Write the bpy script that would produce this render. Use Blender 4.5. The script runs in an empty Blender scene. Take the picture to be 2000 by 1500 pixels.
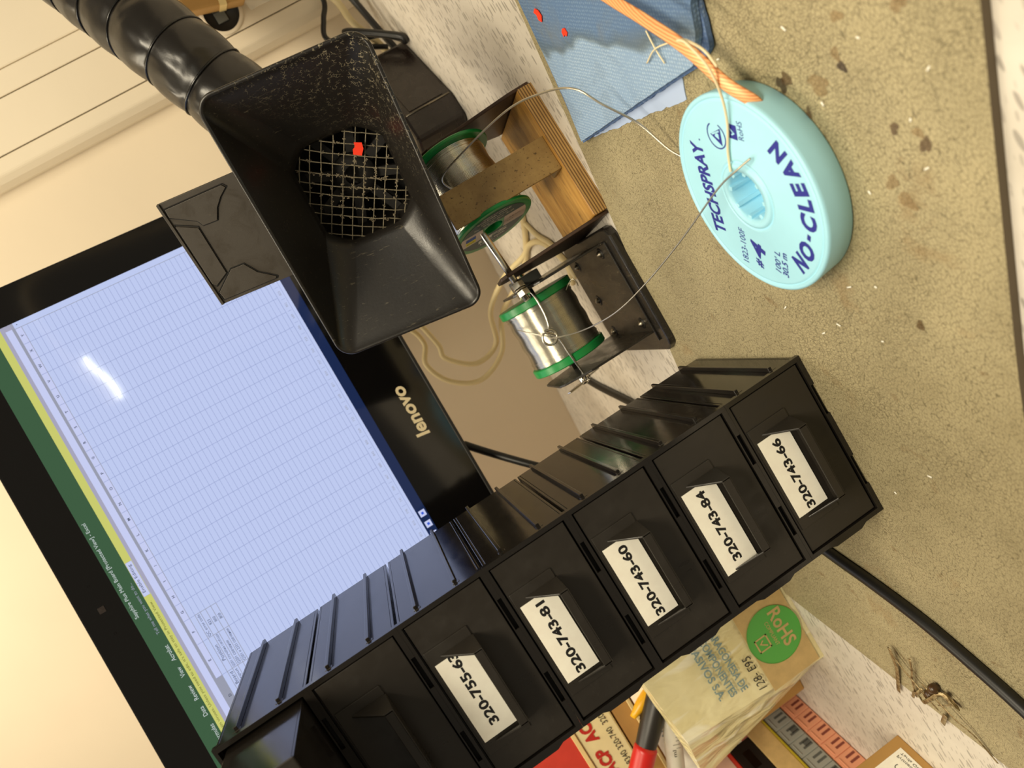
import bpy, math, random
from mathutils import Vector, Matrix
random.seed(7)
C = bpy.context.scene.collection
SC = bpy.context.scene
pi = math.pi

# ------------------------------------------------------------------ camera
cam_d = bpy.data.cameras.new('camera'); cam = bpy.data.objects.new('camera', cam_d); C.objects.link(cam)
RR = Vector((-0.5176, -0.1923, -0.8337)); UU = Vector((0.8466, 0.0257, -0.5315)); FF = Vector((-0.1237, 0.981, -0.1495))
FF.normalize(); RR = (RR - FF * RR.dot(FF)).normalized(); UU = RR.cross(FF).normalized()
cam.matrix_world = Matrix(((RR.x, UU.x, -FF.x, 0.1435), (RR.y, UU.y, -FF.y, -0.4678), (RR.z, UU.z, -FF.z, 0.2409), (0, 0, 0, 1)))
cam_d.sensor_width = 36; cam_d.lens = 36 * 1550 / 2000; cam_d.clip_start = 0.01; cam_d.clip_end = 30
cam_d.dof.use_dof = True; cam_d.dof.focus_distance = 0.58; cam_d.dof.aperture_fstop = 9.5
SC.camera = cam
# ------------------------------------------------------------------ world, lights, exposure
SC.view_settings.view_transform = 'Standard'; SC.view_settings.look = 'None'
SC.view_settings.gamma = 1.0; SC.view_settings.use_curve_mapping = False
SC.view_settings.exposure = 0.0
W = bpy.data.worlds.new('room_air'); SC.world = W; W.use_nodes = True
bg = W.node_tree.nodes['Background']; bg.inputs[0].default_value = (1.0, 0.88, 0.68, 1); bg.inputs[1].default_value = 0.21

def area(name, loc, target, sx, sy, power, col):
    l = bpy.data.lights.new(name, 'AREA'); l.shape = 'RECTANGLE'; l.size = sx; l.size_y = sy; l.energy = power; l.color = col
    o = bpy.data.objects.new(name, l); C.objects.link(o); o.location = loc
    o.rotation_euler = (Vector(target) - Vector(loc)).to_track_quat('-Z', 'Y').to_euler()
    return o
WARM = (1.0, 0.88, 0.66)
area('shelf_tube_light', (0.06, 0.27, 1.25), (0.12, 0.20, 0.0), 1.1, 0.12, 9.0, WARM)
area('ceiling_tube_light', (0.62, -1.10, 1.65), (0.05, 0.1, 0.15), 1.2, 0.30, 41, WARM)

# ------------------------------------------------------------------ materials
def lin(r, g, b):
    f = lambda c: (c / 255 / 12.92) if c / 255 <= 0.04045 else ((c / 255 + 0.055) / 1.055) ** 2.4
    return (f(r), f(g), f(b), 1)
class NT:
    def __init__(s, name):
        s.m = bpy.data.materials.new(name); s.m.use_nodes = True; s.t = s.m.node_tree; s.p = s.t.nodes['Principled BSDF']
    def n(s, kind, **kw):
        o = s.t.nodes.new(kind)
        for k, v in kw.items():
            if k.startswith('i_'):
                key = k[2:]; key = int(key) if key.isdigit() else key
                o.inputs[key].default_value = v
            else: setattr(o, k, v)
        return o
    def l(s, a, b): s.t.links.new(a, b)
    def coords(s, scale=(1, 1, 1), rot=(0, 0, 0), which='Object'):
        tc = s.n('ShaderNodeTexCoord'); mp = s.n('ShaderNodeMapping'); mp.inputs['Scale'].default_value = scale; mp.inputs['Rotation'].default_value = rot
        s.l(tc.outputs[which], mp.inputs['Vector']); return mp.outputs[0]
    def coords2(s, rot, scale):
        tc = s.n('ShaderNodeTexCoord'); m1 = s.n('ShaderNodeMapping'); m1.inputs['Rotation'].default_value = (0, 0, rot); m2 = s.n('ShaderNodeMapping'); m2.inputs['Scale'].default_value = scale
        s.l(tc.outputs['Object'], m1.inputs['Vector']); s.l(m1.outputs[0], m2.inputs['Vector']); return m2.outputs[0]
    def noise(s, vec, scale, detail=3, rough=.5, dist=0):
        o = s.n('ShaderNodeTexNoise'); o.inputs['Scale'].default_value = scale; o.inputs['Detail'].default_value = detail
        o.inputs['Roughness'].default_value = rough; o.inputs['Distortion'].default_value = dist
        if vec is not None: s.l(vec, o.inputs['Vector'])
        return o.outputs[0]
    def voro(s, vec, scale, feature='F1', rnd=1.0, out='Distance'):
        o = s.n('ShaderNodeTexVoronoi'); o.feature = feature; o.inputs['Scale'].default_value = scale; o.inputs['Randomness'].default_value = rnd
        if vec is not None: s.l(vec, o.inputs['Vector'])
        return o.outputs[out]
    def ramp(s, fac, *stops):
        o = s.n('ShaderNodeValToRGB'); e = o.color_ramp.elements
        while len(e) < len(stops): e.new(0.5)
        for k, (p, c) in enumerate(stops):
            e[k].position = p; e[k].color = c if len(c) == 4 else (*c, 1)
        s.l(fac, o.inputs[0]); return o.outputs[0]
    def mix(s, fac, a, b, blend='MIX'):
        o = s.n('ShaderNodeMix'); o.data_type = 'RGBA'; o.blend_type = blend
        for idx, v in ((0, fac), (6, a), (7, b)):
            if isinstance(v, (int, float)): o.inputs[idx].default_value = v
            elif isinstance(v, tuple): o.inputs[idx].default_value = v
            else: s.l(v, o.inputs[idx])
        return o.outputs[2]
    def math(s, op, a, b=0.0):
        o = s.n('ShaderNodeMath'); o.operation = op
        for idx, v in ((0, a), (1, b)):
            if isinstance(v, (int, float)): o.inputs[idx].default_value = v
            else: s.l(v, o.inputs[idx])
        return o.outputs[0]
    def col(s, v):
        if isinstance(v, tuple): s.p.inputs['Base Color'].default_value = v
        else: s.l(v, s.p.inputs['Base Color'])
    def rough(s, v):
        if isinstance(v, (int, float)): s.p.inputs['Roughness'].default_value = v
        else: s.l(v, s.p.inputs['Roughness'])
    def bump(s, h, strength=.3, dist=.001):
        o = s.n('ShaderNodeBump'); o.inputs['Strength'].default_value = strength; o.inputs['Distance'].default_value = dist
        s.l(h, o.inputs['Height']); s.l(o.outputs[0], s.p.inputs['Normal'])

W1 = (1, 1, 1, 1); B0 = (0, 0, 0, 1)
def plain(name, c, rough=.5, metal=0.0, spec=.5, var=.0, vscale=60, bump=0.0, bscale=400, alpha=1, trans=0.0, coat=0.0):
    m = NT(name); v = m.coords()
    c = lin(*c)
    if var:
        d = tuple(max(0, x * (1 - var)) for x in c[:3]) + (1,); u = tuple(min(1, x * (1 + var)) for x in c[:3]) + (1,)
        m.col(m.ramp(m.noise(v, vscale, 4, .6), (.3, d), (.7, u)))
    else: m.col(c)
    m.rough(rough); m.p.inputs['Metallic'].default_value = metal; m.p.inputs['Specular IOR Level'].default_value = spec
    if bump: m.bump(m.noise(v, bscale, 4, .6), bump, .0006)
    if alpha < 1: m.p.inputs['Alpha'].default_value = alpha
    if trans: m.p.inputs['Transmission Weight'].default_value = trans; m.p.inputs['IOR'].default_value = 1.3
    if coat: m.p.inputs['Coat Weight'].default_value = coat; m.p.inputs['Coat Roughness'].default_value = .1
    return m.m
def emit(name, c, strength=1.0, glossy=True):
    m = NT(name); m.col((0.004, 0.004, 0.005, 1)); m.rough(.06); m.p.inputs['Specular IOR Level'].default_value = .5 if glossy else 0
    m.p.inputs['Emission Color'].default_value = lin(*c); m.p.inputs['Emission Strength'].default_value = strength
    return m.m

M = {}
# speckled desk laminate
m = NT('speckled_laminate'); v = m.coords((1, .30, 1), (0, 0, .3))
base = m.ramp(m.noise(v, 22, 4, .6), (.3, lin(206, 198, 185)), (.7, lin(224, 217, 205)))
wob = m.n('ShaderNodeVectorMath', operation='MULTIPLY_ADD'); wn = m.n('ShaderNodeTexNoise'); wn.inputs['Scale'].default_value = 160; m.l(m.coords(), wn.inputs['Vector'])
wob.inputs[1].default_value = (.25, .25, 0); m.l(wn.outputs['Color'], wob.inputs[0]); m.l(m.coords2(-.35, (78, 260, 1)), wob.inputs[2])
f1 = m.voro(wob.outputs[0], 1.0, out='Distance'); c1 = m.voro(wob.outputs[0], 1.0, out='Color')
mask = m.math('MULTIPLY', m.ramp(f1, (.33, W1), (.41, B0)), m.ramp(c1, (.44, B0), (.48, W1)))
b = m.mix(m.math('MULTIPLY', mask, .75), base, m.ramp(c1, (.5, lin(176, 168, 158)), (.62, lin(148, 141, 132))))
v2 = m.coords2(-.1, (130, 380, 1)); f2 = m.voro(v2, 1.0); c2 = m.voro(v2, 1.0, out='Color')
mask2 = m.math('MULTIPLY', m.ramp(f2, (.28, W1), (.38, B0)), m.ramp(c2, (.54, B0), (.58, W1)))
b = m.mix(m.math('MULTIPLY', mask2, .6), b, lin(170, 162, 152)); m.col(b); m.rough(.45); M['desk'] = m.m
M['desk_edge'] = plain('desk_edge_band', (150, 146, 138), .5)
# wall paint
M['wall'] = plain('cream_wall_paint', (228, 213, 188), .7, var=.02, vscale=6, spec=.25)
M['trunk'] = plain('cream_trunking_plastic', (232, 219, 195), .45, var=.015, vscale=9)
M['groove'] = plain('trunking_gap', (176, 152, 112), .8)
M['floor'] = plain('grey_floor_vinyl', (110, 104, 96), .6, var=.1, vscale=12)
# leather-grained bench mat with stains
m = NT('tan_bench_mat'); v = m.coords()
dn = m.n('ShaderNodeVectorMath', operation='MULTIPLY_ADD')
nz = m.n('ShaderNodeTexNoise'); nz.inputs['Scale'].default_value = 55; nz.inputs['Detail'].default_value = 3; m.l(v, nz.inputs['Vector'])
dn.inputs[1].default_value = (.006, .006, .006); m.l(nz.outputs['Color'], dn.inputs[0]); m.l(v, dn.inputs[2])
mp = m.n('ShaderNodeMapping'); mp.inputs['Scale'].default_value = (1, 1.7, 1); mp.inputs['Rotation'].default_value = (0, 0, .9); m.l(dn.outputs[0], mp.inputs['Vector'])
cr = m.voro(mp.outputs[0], 330, 'DISTANCE_TO_EDGE')
mp2 = m.n('ShaderNodeMapping'); mp2.inputs['Scale'].default_value = (2.2, .8, 1); mp2.inputs['Rotation'].default_value = (0, 0, .35); m.l(dn.outputs[0], mp2.inputs['Vector'])
cr2 = m.voro(mp2.outputs[0], 290, 'DISTANCE_TO_EDGE')
patch = m.ramp(m.noise(v, 9, 3, .6), (.38, B0), (.62, W1))
crease = m.math('MULTIPLY', m.ramp(cr, (.015, W1), (.065, B0)), .8)
crease2 = m.math('MULTIPLY', m.ramp(cr2, (.0, W1), (.06, B0)), patch)
cre = m.math('MAXIMUM', crease, crease2)
base = m.ramp(m.noise(v, 14, 5, .6), (.3, lin(160, 148, 114)), (.5, lin(173, 161, 126)), (.72, lin(184, 171, 134)))
b = m.mix(m.math('MULTIPLY', cre, .95), base, lin(92, 83, 58))
st = m.ramp(m.noise(m.coords((1, 1, 1), (0, 0, 0)), 38, 4, .55, .6), (.665, B0), (.72, W1))
b = m.mix(m.math('MULTIPLY', st, .45), b, lin(112, 80, 42))
st2 = m.ramp(m.noise(m.coords((1.0, 1.0, 1), (0, 0, 1.0)), 17, 5, .6, .4), (.62, B0), (.7, W1))
b = m.mix(m.math('MULTIPLY', st2, .35), b, lin(140, 108, 66)); m.col(b); m.rough(.52); m.p.inputs['Specular IOR Level'].default_value = .35
m.bump(m.math('SUBTRACT', 1.0, cre), .4, .0004); M['mat'] = m.m
M['mat_edge'] = plain('mat_cut_edge', (96, 84, 66), .8)
M['stain'] = plain('flux_stain', (92, 62, 30), .35, var=.25, vscale=300, alpha=.52)
M['stain_dark'] = plain('burnt_flux_stain', (62, 42, 24), .35, var=.3, vscale=300, alpha=.6)
M['stain_pale'] = plain('pale_flux_stain', (150, 112, 60), .4, var=.2, vscale=200, alpha=.3)
# blacks
def dusty(name, c, rough, dust, amount, scr=.5, bmp=.08):
    m = NT(name); v = m.coords()
    n1 = m.ramp(m.noise(v, 900, 3, .7), (.62, B0), (.78, W1))
    n2 = m.ramp(m.noise(v, 26, 4, .6), (.42, B0), (.7, W1))
    vv = m.coords((1, .12, 1), (0.3, .2, .6)); s1 = m.ramp(m.noise(vv, 520, 2, .5, .8), (.66, B0), (.72, W1))
    k = m.math('MULTIPLY', m.math('MAXIMUM', m.math('MULTIPLY', n1, n2), m.math('MULTIPLY', m.math('MULTIPLY', s1, n2), scr)), amount)
    m.col(m.mix(k, lin(*c), lin(*dust))); m.rough(m.ramp(m.noise(m.coords((1, .35, 1), (.4, 0, 0)), 55, 4, .6, .6), (.3, (rough * .65,) * 3), (.72, (min(1, rough * 1.5),) * 3)))
    m.bump(m.noise(v, 1200, 2, .5), bmp, .0004); return m.m
M['black_case'] = dusty('black_drawer_case_plastic', (30, 27, 24), .15, (130, 120, 104), .10, .3, .02)
M['black_front'] = dusty('black_drawer_front_plastic', (40, 36, 31), .38, (150, 140, 120), .10, .5, .03)
M['black_metal'] = dusty('black_painted_metal', (34, 31, 28), .3, (190, 175, 140), .5)
M['black_plain'] = plain('matte_black_plastic', (26, 24, 22), .5)
M['black_gloss'] = plain('gloss_black_plastic', (10, 9, 9), .09, spec=.5)
M['black_rubber'] = plain('black_cable_rubber', (22, 21, 20), .42)
M['flap'] = dusty('dark_grey_flap_plastic', (56, 50, 42), .5, (160, 148, 124), .12)
M['case_dark'] = dusty('dark_equipment_case_plastic', (36, 28, 25), .28, (80, 70, 60), .1)
# hood
m = NT('black_hood_plastic'); v = m.coords()
geo = m.n('ShaderNodeTexCoord'); sep = m.n('ShaderNodeSeparateXYZ'); m.l(geo.outputs['Object'], sep.inputs[0])
right = m.ramp(sep.outputs[0], (.0, (.10, .10, .10)), (.5, (.15, .15, .15)), (.62, W1))
rx = m.math('ADD', m.math('MULTIPLY', sep.outputs[0], 4.2), .5)
zz = m.math('MULTIPLY', m.math('ADD', sep.outputs[2], -.01), -7.0)
dm = m.n('ShaderNodeClamp'); m.l(m.math('ADD', m.math('ADD', m.math('MULTIPLY', sep.outputs[0], 9.0), m.math('MULTIPLY', sep.outputs[2], -9.0)), -.40), dm.inputs[0])
curl = m.ramp(m.voro(m.coords((1, 1, 1)), 420, 'DISTANCE_TO_EDGE'), (.0, W1), (.085, B0))
curl = m.math('MULTIPLY', curl, m.ramp(m.noise(v, 240, 3, .6), (.52, B0), (.6, W1)))
vv = m.coords((1, 1, .15), (.5, .9, .3)); scr = m.ramp(m.noise(vv, 620, 2, .5, 1.2), (.67, B0), (.72, W1))
k = m.math('MAXIMUM', m.math('MULTIPLY', curl, m.math('MULTIPLY', dm.outputs[0], .95)), m.math('MULTIPLY', scr, .16))
m.col(m.mix(k, lin(31, 28, 25), lin(176, 164, 136))); m.rough(m.ramp(m.noise(v, 30, 3, .5), (.3, (.26,) * 3), (.7, (.42,) * 3)))
m.bump(m.math('ADD', m.noise(v, 500, 3, .6), m.math('MULTIPLY', curl, dm.outputs[0])), .12, .0006); M['hood'] = m.m
m = NT('black_duct_rubber'); v = m.coords(); m.col(lin(26, 23, 20)); m.rough(.3)
m.bump(m.math('ADD', m.noise(v, 24, 1.5, .4, .6), m.math('MULTIPLY', m.noise(v, 600, 2, .5), .006)), .55, .012); M['hose'] = m.m
M['seam'] = plain('hose_seam_rib', (16, 15, 14), .25)
m = NT('dusty_wire_mesh'); v = m.coords(); m.col(m.ramp(m.noise(v, 700, 3, .6), (.3, lin(96, 88, 72)), (.7, lin(150, 140, 116)))); m.rough(.7); M['wire_mesh'] = m.m
M['lint'] = plain('grey_lint', (140, 128, 106), .95, alpha=.85)
M['inner_dark'] = plain('duct_inside', (12, 11, 10), .8)
M['inner_grey'] = plain('duct_baffle', (44, 42, 40), .6)
# metals
M['steel'] = plain('bright_steel', (205, 200, 188), .24, 1.0)
M['steel_dull'] = plain('dull_zinc', (150, 142, 126), .38, 1.0)
m = NT('solder_winding'); v = m.coords(); m.col(lin(214, 210, 196)); m.rough(.22); m.p.inputs['Metallic'].default_value = 1; M['solder'] = m.m
M['solder_wire'] = plain('solder_wire', (206, 198, 178), .3, .9)
M['brown_steel'] = plain('brown_oxidised_steel', (66, 48, 36), .42, .3, var=.3, vscale=70, bump=.1)
m = NT('brown_fibre_strip'); v = m.coords()
b = m.ramp(m.noise(v, 60, 5, .65), (.3, lin(138, 108, 62)), (.7, lin(166, 136, 82)))
b = m.mix(m.ramp(m.noise(v, 420, 3, .6), (.62, B0), (.7, W1)), b, lin(86, 62, 34)); m.col(b); m.rough(.42); M['fibre'] = m.m
# wood
m = NT('worn_plywood_face'); v = m.coords((1, 9, 9)); 
b = m.ramp(m.noise(v, 14, 6, .65, .5), (.25, lin(140, 98, 44)), (.5, lin(186, 138, 66)), (.75, lin(214, 168, 92)))
b = m.mix(m.ramp(m.noise(m.coords((1, 3, 3)), 45, 4, .6), (.6, B0), (.75, W1)), b, lin(74, 46, 20)); m.col(b); m.rough(.4); m.bump(m.noise(v, 60, 4, .6), .15, .0008); M['ply'] = m.m
m = NT('plywood_layered_edge'); v = m.coords(); s = m.n('ShaderNodeSeparateXYZ'); m.l(v, s.inputs[0])
wv = m.math('SINE', m.math('ADD', m.math('MULTIPLY', s.outputs[2], 2600), m.math('MULTIPLY', m.noise(m.coords((1, 1, 1)), 30, 2), 1.2)))
b = m.ramp(m.math('ADD', m.math('MULTIPLY', wv, .5), .5), (.2, lin(112, 80, 40)), (.6, lin(196, 156, 92)))
m.col(m.mix(m.math('MULTIPLY', m.noise(m.coords((1, 1, 1)), 90, 4), .5), b, lin(90, 60, 28))); m.rough(.6); M['ply_edge'] = m.m
# plastics
M['green'] = plain('green_reel_plastic', (22, 138, 66), .32, var=.05)
M['reel_label'] = plain('dark_teal_reel_label', (38, 66, 66), .4)
M['reel_pink'] = plain('pale_reel_label_band', (206, 186, 168), .5)
M['label_white'] = plain('white_print', (226, 220, 200), .6)
M['label_yellow'] = plain('yellow_print', (222, 204, 40), .5)
M['label_blue'] = plain('blue_print', (40, 78, 150), .5)
M['aqua'] = plain('pale_aqua_spool_plastic', (172, 230, 251), .42, var=.03, vscale=30)
M['ink'] = plain('dark_blue_ink', (38, 42, 146), .6)
M['paper'] = plain('off_white_label_paper', (253, 248, 234), .75, var=.04, vscale=120)
M['black_ink'] = plain('black_ink', (20, 18, 18), .6)
M['red_bit'] = plain('bright_red_tape', (255, 58, 22), .5)
M['cream_cable'] = plain('cream_cable_sheath', (226, 208, 160), .5)
M['thread'] = plain('cream_wire', (236, 220, 180), .5)
m = NT('copper_braid'); v = m.coords(); 
w = m.n('ShaderNodeTexWave'); w.inputs['Scale'].default_value = 260; w.inputs['Distortion'].default_value = 1; m.l(m.coords((1, 1, 1), (0, 0, .9)), w.inputs['Vector'])
m.col(m.ramp(w.outputs[0], (.2, lin(222, 142, 88)), (.7, lin(250, 188, 128)))); m.rough(.42); m.p.inputs['Metallic'].default_value = .15; M['braid'] = m.m
m = NT('scrap_braid'); v = m.coords(); m.col(m.ramp(m.noise(v, 300, 4, .7), (.3, lin(70, 50, 28)), (.5, lin(150, 128, 88)), (.62, lin(186, 170, 130)), (.75, lin(160, 86, 40)))); m.rough(.4); m.p.inputs['Metallic'].default_value = .5; M['scrap'] = m.m
M['flux_lump'] = plain('brown_flux_lump', (70, 48, 24), .3, var=.4, vscale=150)
# towel
def towel_mat(name, light, stain):
    m = NT(name); v = m.coords((1, 1, 1), (0, 0, .5))
    d = m.voro(v, 420, rnd=.25)
    dots = m.ramp(d, (.15, W1), (.5, B0))
    c = m.mix(m.math('MULTIPLY', dots, .6), lin(*light), lin(min(255, light[0] + 46), min(255, light[1] + 42), min(255, light[2] + 30)))
    if stain:
        tc = m.n('ShaderNodeTexCoord'); sp = m.n('ShaderNodeSeparateXYZ'); m.l(tc.outputs['Object'], sp.inputs[0])
        e = m.math('ADD', m.math('ADD', m.math('MULTIPLY', sp.outputs[0], 14.0), m.math('MULTIPLY', sp.outputs[1], -6.0)), .52)
        e = m.math('ADD', e, m.math('MULTIPLY', m.math('ADD', m.noise(m.coords(), 17, 2.5, .45, .3), -.5), .8))
        dk = m.ramp(e, (.30, B0), (.36, W1)); edge = m.math('MULTIPLY', m.ramp(e, (.26, B0), (.32, W1)), m.ramp(e, (.34, W1), (.48, B0)))
        dkc = m.mix(m.math('MULTIPLY', dots, .4), lin(84, 110, 148), lin(122, 150, 182))
        dkc = m.mix(m.ramp(m.noise(m.coords(), 16, 4, .6, .5), (.5, B0), (.66, W1)), dkc, lin(104, 112, 120))
        c = m.mix(m.math('MULTIPLY', dk, .85), c, dkc); c = m.mix(m.math('MULTIPLY', edge, .5), c, lin(92, 100, 92))
        c = m.mix(m.math('MULTIPLY', m.ramp(m.noise(m.coords(), 30, 3, .5, .5), (.55, B0), (.6, W1)), .18), c, lin(110, 124, 140))
    m.col(c); m.rough(.95); m.p.inputs['Specular IOR Level'].default_value = .1; m.bump(dots, .5, .0006); return m.m
M['towel'] = towel_mat('stained_blue_wipe', (138, 164, 196), True)
M['towel_b'] = towel_mat('blue_wipe_under_layer', (92, 116, 158), False)
M['towel_c'] = plain('pale_torn_wipe', (176, 194, 226), .95)
# boxes at the left
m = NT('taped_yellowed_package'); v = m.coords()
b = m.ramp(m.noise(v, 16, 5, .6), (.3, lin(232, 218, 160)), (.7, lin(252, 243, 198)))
b = m.mix(m.math('MULTIPLY', m.ramp(m.noise(m.coords((1, 1, .16), (0, .45, 0)), 55, 2, .5, .8), (.64, B0), (.70, W1)), .8), b, lin(255, 250, 224)); m.col(b); m.rough(.16); m.bump(m.noise(m.coords((1, 1, .35), (0, .5, 0)), 28, 3, .5, 1.0), .7, .01); M['pkg'] = m.m  # pale stretched streaks are tape highlights painted into the colour
M['pkg_card'] = plain('aged_cardboard', (206, 176, 118), .5, var=.1, vscale=90)
M['sticker'] = plain('green_sticker', (88, 178, 74), .3)
M['stamp'] = plain('faded_blue_stamp', (96, 140, 160), .6, alpha=.75)
M['red_card'] = plain('red_card', (214, 66, 50), .55, var=.06)
M['kraft'] = plain('kraft_cardboard', (182, 140, 78), .75, var=.06, vscale=30)
M['tape'] = plain('cream_packing_tape', (244, 232, 178), .3, var=.04)
M['red_print'] = plain('red_print', (196, 46, 36), .5)
M['wood_pale'] = plain('pale_card_edge', (240, 214, 150), .6, var=.06)
M['tool_black'] = plain('black_tool_grip', (34, 30, 26), .4)
M['tool_red'] = plain('red_tool_grip', (196, 32, 26), .35)
M['tool_yellow'] = plain('yellow_tool_grip', (240, 178, 24), .35)
M['clear'] = plain('frosted_clear_plastic', (236, 230, 214), .2, alpha=.6)
M['orange_block'] = plain('salmon_terminal_plastic', (228, 158, 124), .45)
M['grey_block'] = plain('grey_terminal_plastic', (154, 156, 148), .45)
M['slot_o'] = plain('terminal_slot_brown', (128, 64, 52), .6)
M['slot_g'] = plain('terminal_slot_grey', (88, 90, 86), .6)
M['olive'] = plain('yellow_green_strip', (178, 160, 42), .4)
M['pinkish'] = plain('pale_pink_card', (226, 190, 168), .6)
# monitor screen
E_ = 1.0
M['s_white'] = emit('screen_white', (188, 200, 238), E_)
M['s_band'] = emit('screen_pale_band', (196, 203, 240), E_)
M['s_grey'] = emit('screen_grey', (150, 154, 172), E_)
M['s_grey2'] = emit('screen_grey_band', (164, 163, 186), E_)
M['s_green'] = emit('screen_green', (54, 88, 60), E_)
M['s_yellow'] = emit('screen_yellow', (200, 202, 108), E_)
M['s_line'] = emit('screen_gridline', (146, 158, 202), E_)
M['s_dark'] = emit('screen_dark_text', (62, 70, 92), E_)
M['s_text'] = emit('screen_light_text', (198, 208, 206), E_)
M['s_olive'] = emit('screen_olive_text', (92, 92, 36), E_)
M['s_task'] = emit('screen_taskbar', (22, 38, 76), E_)
M['s_blue'] = emit('screen_icon_blue', (60, 96, 210), E_)
M['logo'] = plain('silver_lettering', (222, 206, 168), .4)
M['lamp_on'] = emit('lamp_tube_glow', (255, 255, 240), 26.0, False)

# ------------------------------------------------------------------ mesh helper
class MB:
    def __init__(s): s.v = []; s.f = []; s.mi = []; s.sm = []; s.mats = []
    def mat(s, name):
        if name not in s.mats: s.mats.append(name)
        return s.mats.index(name)
    def add(s, vs, fs, mat, smooth=False, M4=None):
        o = len(s.v); k = s.mat(mat)
        for p in vs:
            p = Vector(p); s.v.append(M4 @ p if M4 is not None else p)
        for f in fs: s.f.append([i + o for i in f]); s.mi.append(k); s.sm.append(smooth)
        return s
    def box(s, a, b, mat, M4=None):
        (x0, y0, z0), (x1, y1, z1) = a, b
        vs = [(x0, y0, z0), (x1, y0, z0), (x1, y1, z0), (x0, y1, z0), (x0, y0, z1), (x1, y0, z1), (x1, y1, z1), (x0, y1, z1)]
        return s.add(vs, [(3, 2, 1, 0), (4, 5, 6, 7), (0, 1, 5, 4), (1, 2, 6, 5), (2, 3, 7, 6), (3, 0, 4, 7)], mat, False, M4)
    def hexa(s, vs, mat, M4=None):
        return s.add(vs, [(3, 2, 1, 0), (4, 5, 6, 7), (0, 1, 5, 4), (1, 2, 6, 5), (2, 3, 7, 6), (3, 0, 4, 7)], mat, False, M4)
    def prism(s, poly, h0, h1, mat, M4=None, axis='z', smooth=False):
        n = len(poly); ar = sum(poly[i][0] * poly[(i + 1) % n][1] - poly[(i + 1) % n][0] * poly[i][1] for i in range(n))
        if (ar < 0) != (axis == 'y') : poly = poly[::-1]
        if h1 < h0: h0, h1 = h1, h0
        if axis == 'z': f = lambda p, h: (p[0], p[1], h)
        elif axis == 'y': f = lambda p, h: (p[0], h, p[1])
        else: f = lambda p, h: (h, p[0], p[1])
        vs = [f(p, h0) for p in poly] + [f(p, h1) for p in poly]
        fs = [tuple(range(n))[::-1], tuple(range(n, 2 * n))] + [(i, (i + 1) % n, n + (i + 1) % n, n + i) for i in range(n)]
        return s.add(vs, fs, mat, smooth, M4)
    def lathe(s, prof, mat, seg=48, M4=None, smooth=True, mats=None):
        n = len(prof); vs = []
        for i in range(seg):
            a = 2 * pi * i / seg
            for r, z in prof: vs.append((r * math.cos(a), r * math.sin(a), z))
        for j in range(n - 1):
            fs = [(i * n + j, ((i + 1) % seg) * n + j, ((i + 1) % seg) * n + j + 1, i * n + j + 1) for i in range(seg)]
            if j == 0: o = len(s.v); s.add(vs, fs, mats[j] if mats else mat, smooth, M4)
            else:
                k = s.mat(mats[j] if mats else mat)
                for f in fs: s.f.append([q + o for q in f]); s.mi.append(k); s.sm.append(smooth)
        return s
    def tube(s, pts, r, mat, seg=10, sub=6, M4=None, caps=True, radii=None, flat=None, face=None):
        P = crom(pts, sub) if sub > 1 else [Vector(p) for p in pts]
        n = len(P); T = [(P[min(i + 1, n - 1)] - P[max(i - 1, 0)]).normalized() for i in range(n)]
        up = Vector((0, 0, 1)) if abs(T[0].z) < .9 else Vector((1, 0, 0))
        u = T[0].cross(up).normalized(); vs = []
        for i in range(n):
            if face: u = T[i].cross(Vector(face)).normalized()
            u = (u - T[i] * u.dot(T[i])).normalized(); w = T[i].cross(u)
            rr = r if radii is None else radii(i / (n - 1))
            for k in range(seg):
                a = 2 * pi * k / seg
                if flat: vs.append(P[i] + u * (flat[0] * math.cos(a)) + w * (flat[1] * math.sin(a)))
                else: vs.append(P[i] + (u * math.cos(a) + w * math.sin(a)) * rr)
        fs = [(i * seg + k, i * seg + (k + 1) % seg, (i + 1) * seg + (k + 1) % seg, (i + 1) * seg + k) for i in range(n - 1) for k in range(seg)]
        if caps: fs += [tuple(range(seg))[::-1], tuple(range((n - 1) * seg, n * seg))]
        return s.add(vs, fs, mat, True, M4)
    def cyl(s, p0, p1, r, mat, seg=20, r2=None, smooth=True):
        p0, p1 = Vector(p0), Vector(p1); d = p1 - p0; q = d.to_track_quat('Z', 'Y').to_matrix().to_4x4(); q.translation = p0
        L = d.length; r2 = r if r2 is None else r2
        vs = [(r * math.cos(2 * pi * i / seg), r * math.sin(2 * pi * i / seg), 0) for i in range(seg)] + [(r2 * math.cos(2 * pi * i / seg), r2 * math.sin(2 * pi * i / seg), L) for i in range(seg)]
        s.add(vs, [(i, (i + 1) % seg, seg + (i + 1) % seg, seg + i) for i in range(seg)], mat, smooth, q)
        o = len(s.v) - 2 * seg; k = s.mat(mat)
        for f in (tuple(range(seg))[::-1], tuple(range(seg, 2 * seg))): s.f.append([i + o for i in f]); s.mi.append(k); s.sm.append(False)
        return s
    def quad(s, o, ex, ey, x0, y0, x1, y1, n, mat):
        o, ex, ey, n = Vector(o), Vector(ex), Vector(ey), Vector(n)
        return s.add([o + ex * x + ey * y + n for x, y in ((x0, y0), (x1, y0), (x1, y1), (x0, y1))], [(0, 1, 2, 3)], mat)
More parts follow.
